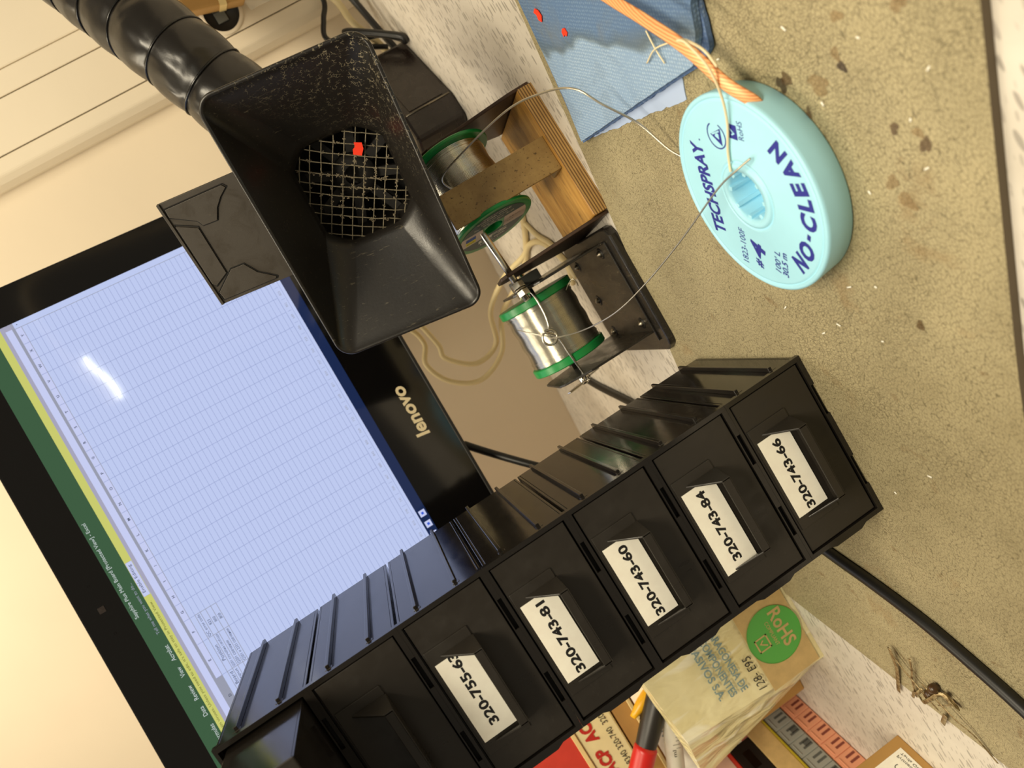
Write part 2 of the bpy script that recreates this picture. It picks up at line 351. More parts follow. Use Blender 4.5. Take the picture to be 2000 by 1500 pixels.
    def text(s, t, o, ex, ey, mat, width=None, height=None, bold=0.0, shear=0.0, align='l'):
        vs, fs, (x0, x1, y0, y1) = text_geo(t, bold, shear)
        k = (height / (y1 - y0)) if height else (width / (x1 - x0))
        kx = (width / (x1 - x0)) if width else k; ky = k if height else kx
        o, ex, ey = Vector(o), Vector(ex).normalized(), Vector(ey).normalized()
        dx = {'l': x0, 'c': (x0 + x1) / 2, 'r': x1}[align]
        return s.add([o + ex * ((x - dx) * kx) + ey * ((y - y0) * ky) for x, y in vs], fs, mat)
    def build(s, name, parent=None, bevel=0, shade=False):
        me = bpy.data.meshes.new(name); me.from_pydata([tuple(p) for p in s.v], [], s.f)
        for k in s.mats: me.materials.append(M[k])
        me.polygons.foreach_set('material_index', s.mi); me.polygons.foreach_set('use_smooth', s.sm); me.update()
        o = bpy.data.objects.new(name, me); C.objects.link(o)
        if parent: o.parent = parent
        if bevel:
            b = o.modifiers.new('bevel', 'BEVEL'); b.width = bevel; b.segments = 2; b.limit_method = 'ANGLE'; b.angle_limit = .6
        return o
def crom(pts, sub):
    P = [Vector(p) for p in pts]
    if len(P) < 3: return [P[0].lerp(P[-1], i / sub) for i in range(sub + 1)]
    Q = [P[0] * 2 - P[1]] + P + [P[-1] * 2 - P[-2]]; out = []
    for i in range(1, len(Q) - 2):
        a, b, c, d = Q[i - 1], Q[i], Q[i + 1], Q[i + 2]
        for k in range(sub):
            t = k / sub
            out.append(.5 * (2 * b + (c - a) * t + (2 * a - 5 * b + 4 * c - d) * t * t + (3 * b - a - 3 * c + d) * t ** 3))
    out.append(P[-1]); return out
_tc = {}
def text_geo(t, bold=0.0, shear=0.0):
    key = (t, bold, shear)
    if key in _tc: return _tc[key]
    cu = bpy.data.curves.new('lettering_curve', 'FONT'); cu.body = t; cu.offset = bold; cu.shear = shear; cu.resolution_u = 3
    ob = bpy.data.objects.new('lettering_curve', cu); C.objects.link(ob)
    dg = bpy.context.evaluated_depsgraph_get(); me = bpy.data.meshes.new_from_object(ob.evaluated_get(dg))
    vs = [(p.co.x, p.co.y) for p in me.vertices]; fs = [tuple(p.vertices) for p in me.polygons]
    bpy.data.objects.remove(ob); bpy.data.curves.remove(cu); bpy.data.meshes.remove(me)
    xs = [p[0] for p in vs]; ys = [p[1] for p in vs]
    _tc[key] = (vs, fs, (min(xs), max(xs), min(ys), max(ys))); return _tc[key]
def tag(o, label, cat, group=None, kind=None):
    o['label'] = label; o['category'] = cat
    if group: o['group'] = group
    if kind: o['kind'] = kind
    return o
def thing(name, label, cat, loc=(0, 0, 0), mat4=None, group=None):
    o = bpy.data.objects.new(name, None); C.objects.link(o); o.empty_display_size = .02
    if mat4 is not None: o.matrix_world = mat4
    else: o.location = loc
    return tag(o, label, cat, group)
def basis(o, ex, ey, ez):
    return Matrix(((ex[0], ey[0], ez[0], o[0]), (ex[1], ey[1], ez[1], o[1]), (ex[2], ey[2], ez[2], o[2]), (0, 0, 0, 1)))
def rotz(o, deg):
    a = math.radians(deg); return basis(o, (math.cos(a), math.sin(a), 0), (-math.sin(a), math.cos(a), 0), (0, 0, 1))
def struct(o): o['kind'] = 'structure'; return o

# ------------------------------------------------------------------ room shell
DZ = -0.002                                     # bench top height (mat top is z = 0)
WM = rotz((-0.0495, 0.7507, 0), -17.7)          # wall frame: x along the wall, y into the wall
wall = MB(); wall.box((-1.6, 0, -.78), (1.9, .08, 1.7), 'wall'); ow = wall.build('wall_back'); ow.matrix_world = WM; struct(ow)
fl = MB(); fl.box((-1.6, -1.9, -.80), (1.9, .08, -.78), 'floor'); of = fl.build('floor'); of.matrix_world = WM; struct(of)
# vertical cable trunking on the wall
t = thing('cable_trunking', 'cream vertical cable trunking with long grooves on the wall beside the black hose', 'trunking', mat4=WM)
z0, z1 = DZ + .0005, 1.65
b = MB(); b.prism([(.604, 0), (.606, -.012), (.612, -.023), (.620, -.0295), (.6365, -.03), (.6365, 0)], z0, z1, 'trunk'); b.build('side_rail', t, .002)
b = MB(); b.prism([(.7125, 0), (.7125, -.0285), (.80, -.0285), (.83, 0)], z0, z1, 'trunk'); b.build('side_rail', t, .002)
b = MB(); b.box((.6365, -.018, z0), (.7125, 0, z1), 'groove'); b.build('back_channel', t)
b = MB(); b.box((.6374, -.0305, z0), (.6874, -.018, z1), 'trunk'); b.build('cover', t, .0008)
b = MB(); b.box((.6884, -.0295, z0), (.7120, -.018, z1), 'trunk'); b.build('cover', t, .0012)
# round socket outlet set in the trunking cover
t = thing('wall_socket', 'round black recessed wall socket in the cream trunking, half behind the tan card box', 'socket', mat4=WM @ Matrix.Translation((.6630, -.0305, .155)))
MX = Matrix.Rotation(pi / 2, 4, 'X')
b = MB(); b.lathe([(.0205, 0), (.0245, .0004), (.0248, .002), (.0235, .003), (.0205, .003)], 'trunk', 40, MX); b.build('rim', t)
b = MB(); b.lathe([(.0, .0008), (.0205, .0008), (.0205, .0028)], 'black_plain', 40, MX); b.build('recess', t)
b = MB(); b.box((-.010, -.0026, -.004), (.012, -.0008, .009), 'slot_g'); b.box((.002, -.003, -.004), (.003, -.0026, .009), 'black_plain'); b.build('contact_block', t, .001)
t = thing('card_box', 'tan card box with a pale tape band covering part of the round wall socket', 'box', mat4=WM @ Matrix.Translation((.6655, -.034, .160)) @ Matrix.Rotation(math.radians(13), 4, 'Y'))
b = MB(); b.box((0, -.050, -.034), (.08, 0, .036), 'kraft'); b.build('body', t, .003)
b = MB(); b.box((-.0007, -.0506, -.012), (.0805, .0006, -.004), 'wood_pale'); b.build('tape_band', t)
t = thing('clear_bag', 'crumpled clear plastic bag with a white clip below the tan card box', 'bag', mat4=WM @ Matrix.Translation((.648, -.034, .094)))
b = MB()
g = [[(.002 + .06 * i / 6, -.004 - .008 * abs(math.sin(i * 1.7 + j)), -.02 + .05 * j / 6 + .003 * math.sin(i * 2.1)) for j in range(7)] for i in range(7)]
b.add([p for r_ in g for p in r_], [(i * 7 + j, (i + 1) * 7 + j, (i + 1) * 7 + j + 1, i * 7 + j + 1) for i in range(6) for j in range(6)], 'clear', True); b.build('film', t)
b = MB(); b.prism([(.0, -.022), (.012, -.030), (.026, -.026), (.024, -.014), (.014, -.018), (.012, -.010), (.002, -.012)], -.014, -.009, 'paper', axis='y'); b.build('clip', t, .001)

# ------------------------------------------------------------------ workbench
t = thing('workbench', 'long speckled grey laminate workbench under everything', 'workbench', mat4=WM @ Matrix.Translation((0, 0, 0)))
b = MB(); b.box((-1.3, -1.03, DZ - .03), (1.5, -.0005, DZ), 'desk'); b.build('tabletop', t, .002)
b = MB(); b.box((-1.3, -1.033, DZ - .03), (1.5, -1.0305, DZ), 'desk_edge'); b.build('front_edge_band', t)
for x in (-1.2, 1.4):
    for y in (-.95, -.08):
        b = MB(); b.box((x - .025, y - .025, -.78), (x + .025, y + .025, DZ - .03), 'black_metal'); b.build('leg', t)

# ------------------------------------------------------------------ bench mat
FLc, FRc, NLc, NRc = Vector((-.2786, .2880, 0)), Vector((.64, .0200, 0)), Vector((-.372, -.0305, 0)), Vector((.56, -.3985, 0))
b = MB(); nx, ny = 60, 40; vs = []
for i in range(nx + 1):
    for j in range(ny + 1):
        s, q = i / nx, j / ny
        p = (FLc.lerp(FRc, s)).lerp(NLc.lerp(NRc, s), q)
        edge = max(0, (q - .90) / .10); p.z = .0006 * math.sin(s * 9 + q * 4) * max(0, (q - .75)) * 2 + .0025 * edge ** 2
        if q > .9: p.y += max(-.010, min(.003, -.035 * (s - .478))) * edge
        vs.append(p)
top = [(i * (ny + 1) + j, i * (ny + 1) + j + 1, (i + 1) * (ny + 1) + j + 1, (i + 1) * (ny + 1) + j) for i in range(nx) for j in range(ny)]
b.add(vs, top, 'mat', True)
rim_idx = [i * (ny + 1) for i in range(nx + 1)] + [nx * (ny + 1) + j for j in range(1, ny + 1)] + [i * (ny + 1) + ny for i in range(nx - 1, -1, -1)] + [j for j in range(ny - 1, 0, -1)]
rv = [vs[k] for k in rim_idx]; low = [Vector((p.x, p.y, -.0018)) for p in rv]; n = len(rv)
b.add(rv + low, [(k, (k + 1) % n, n + (k + 1) % n, n + k) for k in range(n)], 'mat_edge')
b.add(low, [tuple(range(n))], 'mat_edge')
t = b.build('bench_mat'); tag(t, 'tan leather-grained rubber mat with brown stains spread on the workbench', 'mat')
def blob(cx, cy, rx, ry, rot, z, mat, seed, b):
    rnd = random.Random(seed); ph = [rnd.uniform(0, 6.28) for _ in range(4)]; pts = []
    for k in range(28):
        a = 2 * pi * k / 28; r = 1 + .22 * math.sin(2 * a + ph[0]) + .16 * math.sin(3 * a + ph[1]) + .1 * math.sin(5 * a + ph[2])
        x, y = rx * r * math.cos(a), ry * r * math.sin(a); pts.append((cx + x * math.cos(rot) - y * math.sin(rot), cy + x * math.sin(rot) + y * math.cos(rot), z))
    b.add(pts, [tuple(range(28))], mat)
b = MB()
# x, y, two radii, turn, material: marks on the mat
STAINS = [(0.1434, -0.1582, 0.0026, 0.0025, 2.48, 'stain_dark'), (0.1495, -0.1582, 0.0025, 0.003, 2.47, 'stain_pale'), (0.1511, -0.1159, 0.0036, 0.0033, 2.41, 'stain_dark'), (0.1518, -0.1212, 0.0027, 0.0043, 2.41, 'stain'), (0.1419, -0.1397, 0.0041, 0.0071, 2.45, 'stain_pale'), (0.0988, -0.1808, 0.004, 0.0026, 2.57, 'stain'), (0.1046, -0.1801, 0.0025, 0.0025, 2.56, 'stain_pale'), (0.1101, -0.1692, 0.0025, 0.0025, 2.54, 'stain'), (0.1355, -0.2128, 0.003, 0.0025, 2.59, 'stain_pale'), (0.1528, -0.2006, 0.0031, 0.0038, 2.54, 'stain_pale'), (0.1623, -0.1694, 0.0025, 0.0034, 2.48, 'stain_pale'), (0.0885, -0.1533, 0.0038, 0.0033, 2.54, 'stain_pale'), (0.131, -0.1222, 0.0056, 0.0025, 2.44, 'stain'), (0.0159, -0.124, 0.0025, 0.0028, 2.57, 'stain'), (0.0782, -0.1564, 0.0032, 0.0058, 2.55, 'stain_pale')]
for k, (x, y, r1, r2, a, mt) in enumerate(STAINS): blob(x, y, r1, r2, a, .00025 + .00004 * k, mt, k, b)
b.build('flux_stains', t)['kind'] = 'stuff'

# ------------------------------------------------------------------ drawer stack
H, DW, DD = 0.0609, 0.12, 0.1566
def drawer_unit(k, txt, label, pull=0.0, shift=0.0, ext=0.0):
    t = thing('stacking_drawer', label, 'drawer', (0, 0, k * H), group='stack of black drawers')
    b = MB(); g = .0009
    b.box((-.1188, .004, g), (-.0012, DD, g + .002), 'black_case'); b.box((-.1188, .004, H - g - .002), (-.0012, DD, H - g), 'black_case')
    b.box((-.1188, .004, g + .002), (-.1168, DD, H - g - .002), 'black_case'); b.box((-.0032, .004, g + .002), (-.0012, DD, H - g - .002), 'black_case')
    b.box((-.1168, DD - .002, g + .002), (-.0032, DD, H - g - .002), 'black_case')
    b.box((-.1168, .0046, .00002), (-.0032, .012, g), 'black_case'); b.box((-.1168, .0046, H - g), (-.0032, .012, H - .00002), 'black_case')  # hidden filler strips, added to block light through the gaps between units
    b.build('case', t, .0004)
    b = MB()                                    # front frame of the case, with slots in its bottom bar
    e_ = .00003
    b.box((-DW, 0, e_), (-.1168, .0045, H - e_), 'black_case'); b.box((-.0032, 0, e_), (0, .0045, H - e_), 'black_case')
    b.box((-.1168, 0, H - .0022), (-.0032, .0045, H - e_), 'black_case')
    for x0, x1 in ((-.1168, -.0985), (-.0765, -.0435), (-.0215, -.0032)): b.box((x0, 0, e_), (x1, .0045, .0036), 'black_case')
    for x0, x1 in ((-.0985, -.0765), (-.0435, -.0215)): b.box((x0, .0, .0028), (x1, .0045, .0036), 'black_case'); b.box((x0, .0036, e_), (x1, .0045, .0028), 'inner_dark')
    b.prism([(.0145, -DW), (.0145, -DW - .0001), (.020, -DW - .0024), (.041, -DW - .0024), (.0465, -DW - .0001), (.0465, -DW)], .0005, .0045, 'black_case', Matrix(((0, 1, 0, 0), (0, 0, 1, 0), (1, 0, 0, 0), (0, 0, 0, 1))))
    b.build('front_frame', t, .0005)
    for zf in (.30, .755):
        b = MB(); z = zf * H
        b.box((-.0012, .0075, z - .0012), (.0020, DD - .001, z + .0012), 'black_case'); b.box((-.0012, .0048, z - .0030), (.0002, .0085, z + .0020), 'black_case'); b.build('side_rib', t, .0003)
        b = MB(); b.box((-.1218, .0075, z - .0012), (-.1188, DD - .001, z + .0012), 'black_case'); b.build('side_rib', t)
    d = bpy.data.objects.new('drawer', None); C.objects.link(d); d.parent = t; d.location = (0, -pull, 0)
    b = MB()
    b.box((-.1158, .0012, .0046), (-.0042, .0034, H - .0032), 'black_front'); b.build('front_panel', d, .0005)
    b = MB()
    b.box((-.1148, .0034, .0050), (-.0052, DD - .006, .0066), 'black_case')
    b.box((-.1148, .0034, .0066), (-.1132, DD - .006, H - .0062), 'black_case'); b.box((-.0068, .0034, .0066), (-.0052, DD - .006, H - .0062), 'black_case'); b.box((-.1132, DD - .0076, .0066), (-.0068, DD - .006, H - .0062), 'black_case')
    b.build('tray', d, .0003)
    # pull with label pocket
    b = MB(); y = .0012; q = .0145
    b.box((-.0995, y - .0010, .43 * H), (-.0235, y + .0002, .925 * H), 'black_front')
    zr0, zr1, zb0, zb1 = .43 * H, .80 * H, .405 * H, .500 * H
    for sgn in (1, -1):
        c = -.0624
        X = lambda a: c + sgn * a
        r_, rb, th = .0325, .0272, .0014
        vs = [(X(r_), y - .001, zr0), (X(rb), y - q, zb0), (X(rb - th), y - q, zb0), (X(r_ - th), y - .001, zr0), (X(r_), y - .001, zr1), (X(rb), y - q, zb1), (X(rb - th), y - q, zb1), (X(r_ - th), y - .001, zr1)]
        b.add(vs, [(3, 2, 1, 0), (4, 5, 6, 7), (0, 1, 5, 4), (1, 2, 6, 5), (2, 3, 7, 6), (3, 0, 4, 7)] if sgn > 0 else [(0, 1, 2, 3), (7, 6, 5, 4), (4, 5, 1, 0), (5, 6, 2, 1), (6, 7, 3, 2), (7, 4, 0, 3)], 'black_front')
    b.box((c - .0272, y - q, zb0), (c + .0272, y - q + .0014, zb1), 'black_front')
    b.hexa([(c - .0272, y - q, zb0 - .0002), (c + .0272, y - q, zb0 - .0002), (c + .0325, y - .001, zr0 - .001), (c - .0325, y - .001, zr0 - .001), (c - .0272, y - q, zb0 + .001), (c + .0272, y - q, zb0 + .001), (c + .0325, y - .001, zr0 + .0006), (c - .0325, y - .001, zr0 + .0006)], 'black_front')
    b.build('handle', d, .0004)
    if txt:
        b = MB(); yl = y - .0016
        b.box((-.0908 - ext, yl, .508 * H - ext * .15), (-.0335, yl + .0004, .892 * H), 'paper')
        b.text(txt, (-.0893 + shift, yl - .0001, .650 * H), (1, 0, 0), (0, 0, 1), 'black_ink', width=.0520, height=.0064, bold=.035)
        b.build('label_slip', d)
    return t
drawer_unit(0, '320-743-66', 'bottom drawer of the black stack, paper label 320-743-66')
drawer_unit(1, '320-743-84', 'second black drawer up, paper label 320-743-84 hanging out at its left', ext=.004)
drawer_unit(2, '320-743-60', 'third black drawer from the mat, paper label 320-743-60')
drawer_unit(3, '320-743-81', 'black stacking drawer with paper label 320-743-81')
drawer_unit(4, '320-755-63', 'black stacking drawer with paper label 320-755-6 running behind its handle', shift=.005)
drawer_unit(5, None, 'black stacking drawer with empty unlabelled handle')
drawer_unit(6, None, 'topmost black drawer of the stack, pulled halfway open', pull=.070)

# ------------------------------------------------------------------ all-in-one monitor
MO = (0.3316, 0.4051, 0.2488); MEX = Vector((.9891, .1428, -.0362)).normalized(); MEZ = Vector((.0567, -.1425, .9882)); MEZ = (MEZ - MEX * MEZ.dot(MEX)).normalized(); MEY = MEZ.cross(MEX)
t = thing('monitor', 'large black glossy monitor showing a green-topped spreadsheet, tilted forward behind the drawers', 'monitor', mat4=basis(MO, MEX, MEY, MEZ))
SW, SH = .509, .286; mr, mt_, mb = .0378, .0380, .0701
b = MB(); b.box((-SW - mr, 0, -mb), (mr, .006, SH + mt_), 'black_gloss'); b.build('front_glass', t, .002)
b = MB(); b.hexa([(-SW - mr + .001, .0065, -mb + .001), (mr - .001, .0065, -mb + .001), (mr - .02, .045, -mb + .02), (-SW - mr + .02, .045, -mb + .02), (-SW - mr + .001, .0065, SH + mt_ - .001), (mr - .001, .0065, SH + mt_ - .001), (mr - .02, .045, SH + mt_ - .02), (-SW - mr + .02, .045, SH + mt_ - .02)], 'black_plain'); b.build('back_shell', t, .003)
b = MB(); b.box((-SW - mr, -.0012, -mb - .0015), (mr, .020, -mb + .0025), 'black_plain'); b.build('bottom_trim', t, .0008)
b = MB(); b.box((-.30, .045, .10), (-.20, .075, .20), 'black_metal'); b.box((-.275, .075, .125), (-.225, .21, .175), 'black_metal'); b.build('wall_bracket', t)
b = MB(); b.text('lenovo', (-.291, -.0004, -.0455), (1, 0, 0), (0, 0, 1), 'logo', width=.0590, height=.0150, bold=.03, shear=.12); b.build('lettering', t)
b = MB(); b.box((-.283, -.0006, SH + .015), (-.277, -.0001, SH + .021), 'case_dark'); b.build('webcam', t)
for x in (-.305, -.255):
    b = MB(); b.lathe([(0, -.0002), (.0011, -.0002), (.0011, .0002)], 'inner_dark', 12, Matrix.Translation((x, -.0001, SH + .018)) @ MX); b.build('microphone_hole', t)
px = SW / 1920
b = MB(); EX, EZ = Vector((1, 0, 0)), Vector((0, 0, 1))
def scr(x0, y0, x1, y1, mat, lay=1):            # screen pixels from the top left
    b.quad((-SW, 0, SH), EX, EZ, x0 * px, -y1 * px, x1 * px, -y0 * px, (0, -.0002 - .00008 * lay, 0), mat)
def scrt(s, x, y, h, mat, lay=5, w=None, bold=.0, align='l'):
    b.text(s, (-SW + x * px, -.0002 - .00008 * lay, SH - y * px), EX, EZ, mat, width=w * px if w else None, height=h * px, bold=bold, align=align)
scr(0, 0, 1920, 1080, 's_white', 0)
scr(0, 0, 1920, 66, 's_green'); scr(0, 66, 1920, 92, 's_yellow'); scr(0, 92, 1920, 105, 's_grey2'); scr(0, 105, 1900, 128, 's_band'); scr(0, 128, 1920, 138, 's_grey'); scr(0, 138, 1896, 160, 's_band'); scr(1900, 105, 1920, 138, 's_grey2')
gx0, gy0, gx1, gy1 = 26, 160, 1896, 996
xs = [1832.5 - 64 * k for k in range(19)]; xF = xs[-1] - 95; xE = xF - 137; xD = xE - 150; xC = xD - 64
for x in xs + [xF, xE, xD, xC, xC - 64, xC - 128]:
    if x > 30: scr(x - .8, 139, x + .8, gy1, 's_line', 2)
y = gy0
while y < gy1: scr(gx0, y - .7, gx1, y + .7, 's_line', 2); y += 20
scr(gx0, gy0 - 1.0, gx1, gy0 + 1.0, 's_grey', 3); scr(gx1 - 1, 138, gx1 + 1, gy1, 's_grey', 3)
scr(xD, 138, xE, 159, 's_grey', 2)
cx = [(1832.5 + 32 - 64 * k) for k in range(19)]
for k, ch in enumerate('YXWVUTSRQPONMLKJIHG'): scrt(ch, cx[k], 154.5, 10, 's_dark', align='c', bold=.02)
for ch, x in (('F', xF + 47), ('E', xE + 68), ('D', xD + 75)): scrt(ch, x, 154.5, 10, 's_dark', align='c', bold=.02)
for i in range(1, 6): scr(xD, gy0 + 20 * i - 1, xs[-1], gy0 + 20 * i + 1, 's_grey', 4)
for x in (xE, xF, xs[-1]): scr(x - 1, gy0 + 20, x + 1, gy0 + 100, 's_grey', 4)
scrt('QC error code', xF + 3, gy0 + 36, 12, 's_dark', w=88)
for i, s in enumerate(('823', '800', '800')): scrt(s, xF + 47, gy0 + 56 + 20 * i, 10, 's_dark', align='c')
scrt('Position', xE + 40, gy0 + 36, 12, 's_dark', w=62)
for i, s in enumerate(('Q201 случайна свобода', 'Q201 свечении', 'Q201 и 2321 свечении')): scrt(s, xE + 3, gy0 + 56 + 20 * i, 12, 's_dark', w=(131, 92, 128)[i])
scrt('Main Board', xD + 50, gy0 + 36, 12, 's_dark', w=92); scrt('input', xD + 100, gy0 + 56, 12, 's_dark', w=44)
scrt('Sapphire Plus Main Board [Protected View] - Excel', 775, 26, 17, 's_text', w=385)
for s, x, w in (('Home', 90, 44), ('Insert', 160, 46), ('Formulas', 250, 72), ('Data', 357, 36), ('Review', 422, 56), ('View', 515, 38), ('Acrobat', 580, 62)): scrt(s, x, 58, 15, 's_text', w=w)
scrt('Tell me what you want to do...', 690, 58, 14, 's_grey', w=205)
scrt('Share', 1870, 58, 13, 's_text', w=40)
scrt('Internet can contain viruses. Unless you need to edit, it\'s safe to stay in Protected View.', 165, 85, 13, 's_olive', w=640)
scr(828, 67, 965, 91, 's_grey2', 2); scr(829, 68, 964, 90, 's_band', 3); scrt('Enable Editing', 842, 85, 14, 's_dark', w=112)
for k in range(34):
    x = 1850 - 52 * k
    if x < 60: break
    scrt(str(640 + (k * 37) % 250), x, 1018, 9, 's_grey', align='c'); scr(x - 27, 1006, x - 25.5, 1022, 's_line', 2)
scr(0, 997, 1920, 999, 's_line', 2); scr(0, 1026, 1920, 1027.5, 's_line', 2)
scr(1902, 142, 1917, 158, 's_white', 3); scr(1908, 148, 1911, 152, 's_dark', 4)
scr(0, 1040, 1920, 1080, 's_task', 1)
for k, x in enumerate((424, 471, 518, 565)): scr(x - 13, 1048, x + 13, 1074, 's_band', 2); scr(x - 5, 1056, x + 5, 1066, 's_blue', 3)
b.build('screen', t)
b = MB(); b.tube([(.0063, .400, .190), (-.02, .398, .168), (-.05, .38, .14), (-.09, .36, .10), (-.13, .33, .05), (-.15, .30, DZ + .006)], .0045, 'black_rubber', 10)
tag(b.build('power_cord'), 'black cord dropping from the bottom edge of the monitor behind the drawers', 'cable')

# ------------------------------------------------------------------ fume extractor hood on its hose
HO = Vector((.2397, .1270, .1843)); HX = Vector((.8948, -.4451, -.0358)); HY = Vector((.4176, .8625, -.2860)); HZ = Vector((.1582, .2409, .9576))
HX.normalize(); HZ = (HZ - HX * HZ.dot(HX)).normalized(); HY = HZ.cross(HX)
HM = basis(HO, HX, HY, HZ); HI = HM.inverted()
t = thing('fume_extractor', 'black rectangular fume hood with a dusty wire mesh on a ribbed black hose', 'fume extractor', mat4=HM)
def rrect(w, h, r, n=24):
    pts = []
    for cx_, cz_, a0 in ((w / 2 - r, h / 2 - r, 0), (-w / 2 + r, h / 2 - r, 90), (-w / 2 + r, -h / 2 + r, 180), (w / 2 - r, -h / 2 + r, 270)):
        for k in range(n): a = math.radians(a0 + 90 * k / (n - 1)); pts.append((cx_ + r * math.cos(a), cz_ + r * math.sin(a)))
    return pts
def ring_loft(b, rings, mat, flip=False):
    n = len(rings[0]); vs = [p for r_ in rings for p in r_]
    fs = []
    for i in range(len(rings) - 1):
        for k in range(n):
            f = (i * n + k, i * n + (k + 1) % n, (i + 1) * n + (k + 1) % n, (i + 1) * n + k)
            fs.append(f[::-1] if flip else f)
    b.add(vs, fs, mat, True)
def hood_ring(w, h, r, s, y, rc):
    pts = rrect(w, h, r); out = []
    for x, z in pts:
        a = math.atan2(z / h, x / w); cxp, czp = rc * math.cos(a), rc * math.sin(a)
        out.append((x + (cxp - x) * s, y, z + (czp - z) * s))
    return out
w, h = .2188, .1254
b = MB(); rings = []
rings.append(hood_ring(w, h, .014, 0, .0030, .05)); rings.append(hood_ring(w, h, .014, 0, .0006, .05)); rings.append(hood_ring(w - .0012, h - .0012, .0135, 0, 0, .05)); rings.append(hood_ring(w - .0044, h - .0044, .012, 0, 0, .05)); rings.append(hood_ring(w - .0056, h - .0056, .0115, 0, .0012, .05))
for k in range(1, 15):
    s = k / 14; y = .0012 + .053 * (1 - (1 - s) ** 1.15) if k < 14 else .0545
    rings.append(hood_ring(w - .0056, h - .0056, .0115 + .02 * s, s ** .95, y, .0475))
rings += [[(p[0] * q, y_, p[2] * q) for p in rings[-1]] for q, y_ in ((.99, .056), (.965, .0570), (.955, .059), (.95, .075), (.95, .112))]
ring_loft(b, rings, 'hood', True)
outer = [hood_ring(w, h, .014, 0, .0030, .05)] + [hood_ring(w - .001, h - .001, .014 + .02 * k / 12, (k / 12) ** .95, .004 + .056 * (1 - (1 - k / 12) ** 1.15), .0505) for k in range(0, 13)]
outer += [[(p[0], y_, p[2]) for p in outer[-1]] for y_ in (.075, .112)]
ring_loft(b, outer, 'hood', False); b.build('hood', t)
b = MB(); b.lathe([(0, 0), (.046, 0)], 'inner_dark', 40, Matrix.Translation((0, .108, 0)) @ MX)
for k in range(4):
    b.box((-.045, .088, -.004), (.045, .092, .004), 'inner_grey', Matrix.Rotation(k * pi / 4 + .3, 4, 'Y'))
b.lathe([(.008, 0), (.018, 0), (.018, .004), (.008, .004)], 'inner_grey', 24, Matrix.Translation((0, .088, 0)) @ MX); b.build('inlet_baffle', t)
# wire mesh, slightly bulged
b = MB(); ang = math.radians(-28); rm = .0462; p_ = .0083
R2 = Matrix.Rotation(-ang, 4, 'Y'); rnd = random.Random(3)
for d in (0, 1):
    for k in range(-6, 7):
        off = k * p_ + rnd.uniform(-.0005, .0005); L = math.sqrt(max(0, rm * rm - off * off)); pts = []
        for i in range(9):
            s = -L + 2 * L * i / 8; q = 1 - (s * s + off * off) / (rm * rm); y_ = .0585 - .006 * q + (.0004 if d else -.0004) * (-1) ** (i + k) + rnd.uniform(-.0002, .0002)
            o2 = off + rnd.uniform(-.00025, .00025); pts.append((s, y_, o2) if d == 0 else (o2, y_, s))
        b.tube(pts, .00046, 'wire_mesh', 6, 2, R2)
mesh_o = b.build('wire_mesh', t)
b = MB(); rnd = random.Random(11)                  # lint caught on the wires
for _ in range(150):
    i, j = rnd.gauss(.6, 2.0), rnd.gauss(-.4, 2.6); i, j = (round(i), j) if rnd.random() < .5 else (i, round(j)); x, z = i * p_, j * p_
    if x * x + z * z > (rm - .003) ** 2: continue
    y_ = .0578 - .006 * (1 - (x * x + z * z) / rm ** 2); pts = [(x + rnd.uniform(-.0016, .0016), y_ + rnd.uniform(-.0004, .0006), z + rnd.uniform(-.0016, .0016)) for _ in range(4)]
    b.tube(pts, .00022, 'lint', 4, 4, R2, radii=lambda q: .00009 + .0004 * rnd.random())
b.build('lint', mesh_o)['kind'] = 'stuff'
# flap: grey plate with three sunken fields behind the top edge
fa = lambda px_, py_: (.055 - .0865 * ((px_ - 40) * -390 - (py_ - 420) * 740) / (710 * -390 - 740 * 1070), .1265 - .0600 * (710 * (py_ - 420) - 1070 * (px_ - 40)) / (710 * -390 - 740 * 1070))
b = MB(); b.box((-.0315, .0105, .0560), (.055, .0130, .1265), 'flap')
b.box((-.0315, .0092, .1243), (.055, .0105, .1265), 'flap')
def groove(poly):
    P2 = [fa(*p) for p in poly]; n = len(P2)
    cx_, cz_ = sum(p[0] for p in P2) / n, sum(p[1] for p in P2) / n
    b.prism([(cx_ + (x - cx_) * .965, cz_ + (z - cz_) * .955) for x, z in P2], .0093, .0106, 'flap', axis='y')
    for i in range(n):
        a_, c_ = P2[i], P2[(i + 1) % n]; b.tube([(a_[0], .01045, a_[1]), (c_[0], .01045, c_[1])], .0005, 'inner_dark', 6, 1, caps=False)
groove([(112, 460), (690, 145), (738, 165), (690, 270), (660, 390), (665, 530), (520, 600), (455, 555), (160, 545)])
groove([(225, 615), (470, 612), (790, 1110), (690, 1275), (640, 1255)])
groove([(820, 1060), (960, 990), (1120, 1075), (1335, 1110), (1335, 1135), (770, 1430), (705, 1350)])
b.build('flap', t, .0008)
b = MB(); rnd = random.Random(5)
hp = [HI @ Vector(p) for p in ((.2935, .238, .1475), (.312, .268, .155), (.345, .288, .175), (.4005, .2995, .2035), (.4751, .3063, .2298), (.5504, .3399, .2544), (.6583, .380, .2886), (.78, .385, .33))]
P3 = crom(hp, 26); n = len(P3); acc = [0]
for i in range(1, n): acc.append(acc[-1] + (P3[i] - P3[i - 1]).length)
T3 = [(P3[min(i + 1, n - 1)] - P3[max(i - 1, 0)]).normalized() for i in range(n)]; u = T3[0].cross(Vector((0, 0, 1))).normalized(); vs = []; seg = 48; pitch = .043; ridge = []
